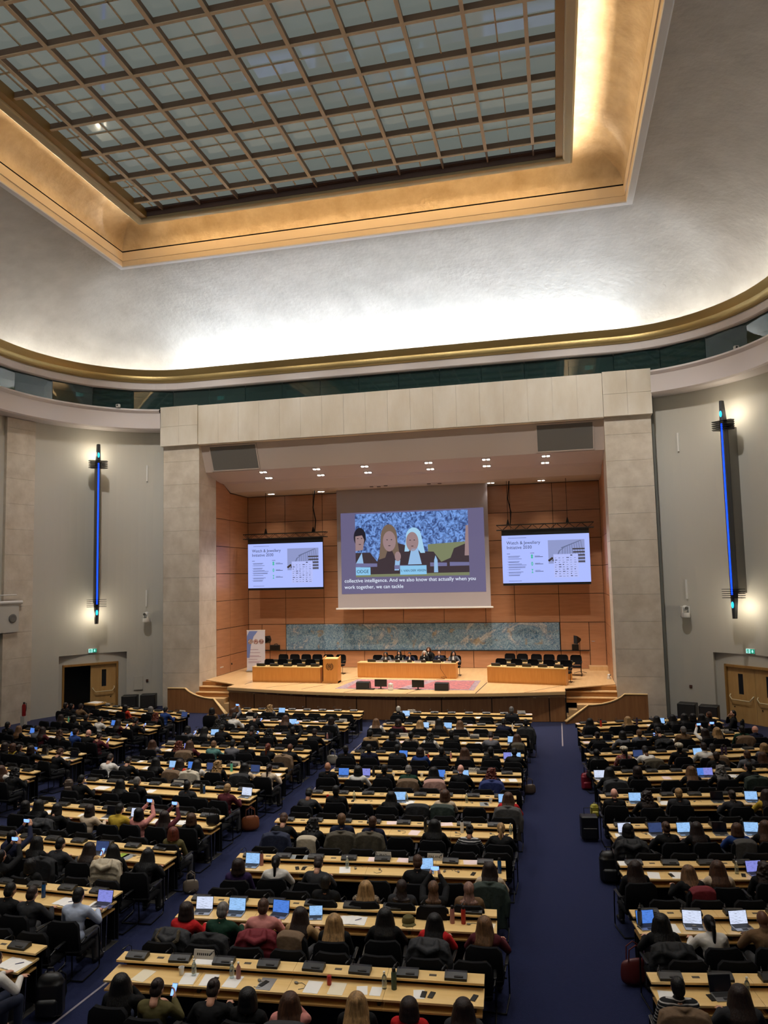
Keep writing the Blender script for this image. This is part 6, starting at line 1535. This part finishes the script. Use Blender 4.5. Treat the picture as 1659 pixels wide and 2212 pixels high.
# fire extinguisher
e = empty('fire_extinguisher', (-16.0, 29.2, 0)); tag(e, 'red fire extinguisher with black hose by the left pilaster', 'fire extinguisher'); mr_ = mat('extinguisher_red', (.55, .08, .08), .35)
P('cylinder', MB().lathe([(0, .42), (.08, .42), (.085, .46), (.085, .86), (.06, .93), (.03, .95), (0, .95)], n=16), mr_, e, True); P('valve', MB().rbox(-.03, .03, -.03, .03, .94, 1.03, .006), M_BLACKP, e); P('hose', MB().tube([(.03, 0, 1.0), (.12, 0, .98), (.13, 0, .8), (.10, 0, .62)], .012, 6), M_BLACKP, e, True); P('floor_stand', MB().box(-.1, .1, -.1, .1, 0, .42), M_WALL, e)
# roll-down screen with round speaker at the left edge
x, y = wallpt(math.asin((28.95-CY)/7.5), .70); e = empty('side_screen', (-x, y, 4.15), math.radians(78)); tag(e, 'small roll down white screen with round speaker on left pilaster', 'screen')
P('sheet', MB().box(-1.9, .55, 0, .02, 0, 1.25), mat('side_screen_sheet', (.74, .74, .72), .7), e); P('roller', MB().tube([(-2.0, 0, 1.34), (.70, 0, 1.34)], .08, 14), M_WHITE, e, True); P('hanging_bar', MB().tube([(-2.0, 0, 1.68), (.40, 0, 1.68)], .03, 8), M_WHITE, e, True)
P('round_speaker', MB().lathe([(0, 0), (.19, 0), (.20, .03), (.15, .05), (0, .04)], n=20).mesh('rs', [M_GRILLE]), M_GRILLE, e, loc=(.22, .0, .62), rot=(PI/2, 0, 0))
# small white cameras on the gallery rail and exit signs behind the glass
for sx, nm in ((-1, 'left'), (1, 'right')):
    x, y = [(13.62*sx, 32.62), (14.95*sx, 31.55)][sx > 0]; o = empty('rail_camera', (x, y, 15.07), 0); P('body', MB().rbox(-.10, .10, -.07, .07, 0, .16, .02), M_WHITE, o); P('lens', MB().tube([(0, -.06, .09), (0, -.085, .09)], .04, 10), M_BLACKP, o); tag(o, 'small white camera on the gallery rail at the %s' % nm, 'camera')
for x, y, lb in ((-9.0, 34.7, 'green exit sign glowing behind left part of gallery glass'), (9.4, 34.7, 'green exit sign glowing behind right part of gallery glass'), (-15.3, 31.9, 'green exit sign glowing behind the far left gallery glass')):
    exit_sign(x, y, 15.68, .0 if abs(x) < 12 else .9, lb, 1.0)
# corner table with papers and door-side box
x, y = RW['A'][0].at(-.25, .3)
e = empty('side_table', (x, y, 0), RW['A'][0].a); tag(e, 'dark side cabinet with wooden top and white papers by the left door', 'cabinet'); P('body', MB().box(-.35, .35, -.3, .3, 0, .93), M_DARKW, e); P('top', MB().rbox(-.37, .37, -.32, .32, .93, 1.0, .006), M_WOODD, e)
o = O('paper_stack', MB().box(-.28, .28, -.2, .2, 0, .02).mesh('p', [M_PAPER]), None, (x, y, 1.0), (0, 0, RW['A'][0].a+.1)); tag(o, 'white papers stacked on the side cabinet near left door', 'papers')
for lb, px, key, rot in (('brown baseball cap lying on desk, sixth seat, ninth row right centre block', 882, 'C9', .3), ('cream fleece hat in heap on desk, first row left centre block', 540, 'B1', 0)):
    r = RW[key[0]][int(key[1:])-1]; t = r.solve(px, .38, .8); x, y = r.at(t, .38)
    e = empty('cap', (x, y, .762), rot); P('crown', MB().loft([[(.10*math.cos(a)*q, .085*math.sin(a)*q, z) for a in [2*PI*i/14 for i in range(14)]] for q, z in ((1, 0), (1.05, .04), (.85, .09), (.4, .115), (.05, .12))], True, True), TOP['f' if 'brown' in lb else 'c'], e, True)
    P('peak', MB().prism([(-.09, -.03), (.09, -.03), (.11, -.11), (.05, -.17), (-.05, -.17), (-.11, -.11)], 'z', .0, .012), TOP['f' if 'brown' in lb else 'c'], e); tag(e, lb, 'cap')
# ================================================================== LIGHT
def area(name, loc, rot, sx, sy, power, col=(1, 1, 1), spread=PI):
    l = bpy.data.lights.new(name, 'AREA'); l.shape = 'RECTANGLE'; l.size = sx; l.size_y = sy; l.energy = power; l.color = col
    try: l.spread = spread
    except Exception: pass
    o = bpy.data.objects.new(name, l); COL.objects.link(o); o.location = loc; o.rotation_euler = rot; return o
def spot(name, loc, target, power, ang=60, blend=.6, r=.1, col=(1, 1, 1)):
    l = bpy.data.lights.new(name, 'SPOT'); l.energy = power; l.spot_size = math.radians(ang); l.spot_blend = blend; l.shadow_soft_size = r; l.color = col
    o = bpy.data.objects.new(name, l); COL.objects.link(o); o.location = loc
    d = Vector(target)-Vector(loc); o.rotation_euler = d.to_track_quat('-Z', 'Y').to_euler(); return o
w = bpy.data.worlds.new('world'); SC.world = w; w.use_nodes = True
w.node_tree.nodes['Background'].inputs[0].default_value = (.5, .6, .75, 1); w.node_tree.nodes['Background'].inputs[1].default_value = .05
WARM = (1, .78, .52); WHITE = (.86, .93, 1); NEUT = (1, .965, .92)
# cove: strong white strips in the trough above the gold rim (front), weaker round the sides
def led(name, pts, z, power, col, tilt):
    for i in range(len(pts)-1):
        a, b = Vector((*pts[i], z)), Vector((*pts[i+1], z)); m = (a+b)/2; d = (b-a); L = d.length; d.normalize()
        o = area(name, m, (0, 0, 0), L, .12, power*L, col)
        up = Vector((0, 0, 1)); inward = Vector((-m.x*.0, 0, 0))
        c = Vector((max(-8, min(8, m.x)), max(0, min(24, m.y)), z)); inw = (c-m); inw.z = 0; inw.normalize()
        nz = (up*math.cos(tilt)+inw*math.sin(tilt)).normalized()       # light direction
        zax = -nz; xax = d; yax = zax.cross(xax).normalized(); xax = yax.cross(zax).normalized()
        o.matrix_world = Matrix(((xax.x, yax.x, zax.x, m.x), (xax.y, yax.y, zax.y, m.y), (xax.z, yax.z, zax.z, m.z), (0, 0, 0, 1)))
EX = 2.0
front = [(-11.0+22.0*i/6, 34.2) for i in range(7)]
led('cove_strip_front', front, 16.72, 25*EX, WHITE, .35)
R16 = [p for p in ring(.3)]
rs = [(CX+(CA+.3)*math.cos(a), CY+(CB+.3)*math.sin(a)) for a in [math.radians(t) for t in (80, 60, 40, 20, 0)]]
for sx in (1, -1):
    led('cove_strip_corner', [(sx*x, y) for x, y in rs], 16.72, 6*EX, (1, .97, .9), .35)
    led('cove_strip_side', [(sx*16.4, 27.4-7*i) for i in range(5)], 16.72, 2.6*EX, (1, .95, .86), .35)
# warm strips behind the skylight frame, shining up and out on the gold cove
for sx in (1, -1):
    o = area('coffer_strip_side', (sx*8.9, 12.6, 21.12), (0, 0, 0), .1, 27, 380*EX, WARM)
    o.rotation_euler = (0, math.radians(180-sx*35), 0)
o = area('coffer_strip_front', (0, 26.6, 21.12), (math.radians(180+35), 0, 0), 17, .1, 520*EX, WARM)
# soft unseen spots at the coffer, added as general fill over the seats
for x in (-9.6, -4.8, 4.8, 9.6):
    for y in (3.0, 10.0, 17.0, 24.0):
        spot('hall_fill_spot', (x*1.02, y, 20.6), (x*.55, y+1.0, 0), {3.0: 280, 10.0: 560, 17.0: 850, 24.0: 1300}[y]*EX, 75, .8, .35, NEUT)
# stage downlights
for (x, y, z) in STAGE_SPOTS:
    back = y > 36.5
    spot('stage_downlight_beam', (x, y, z-.08), (x*(1.05 if back else .97), (38.2 if back else y-.6), 1.3), (90 if back else 470)*EX, 88, .8, .06, (1, .88, .74))
# wall lamps: warm light between the lamp ends and the wall
for sx in (1, -1):
    for z, tz in ((12.7, 13.6), (4.75, 3.6)):
        l = bpy.data.lights.new('wall_lamp_light', 'POINT'); l.energy = 24*EX; l.color = (1, .86, .64); l.shadow_soft_size = .25
        o = bpy.data.objects.new('wall_lamp_light', l); COL.objects.link(o); o.location = (sx*14.62, 32.36, z)
# unseen strips at the rear of the hall, added as fill
led('rear_fill_strip', [(-9.0+18.0*i/4, -8.2) for i in range(5)], 16.72, 26*EX, WHITE, .35)
# light of the big screens on the stage walls


# unseen spots at the rear, added to fill the stage
for x in (-7.0, 7.0):
    spot('stage_fill_spot', (x, -5.5, 13.0), (x*.35, 35, 1.0), 2600*EX, 18, 1.0, .15, (1, .90, .76))

# added fill spots without fixtures, brightening the stage front and its stone frame
for x in (-10.6, -6.3, -2.1, 2.1, 6.3, 10.6):
    spot('stage_frame_fill_spot', (x*.9, 24.5, 20.5), (x*1.0, 34.2, 13.2), (620 if abs(x) < 10 else 900)*EX, 56, 1.0, .2, (1, .93, .83))

for sx in (1, -1):  # extra spots without fixtures, added to brighten the corner walls
    spot('wall_fill_spot', (sx*9.7, 24.3, 20.5), (sx*14.2, 33.2, 3.5), 1500*EX, 64, 1.0, .2, (1, .97, .93))
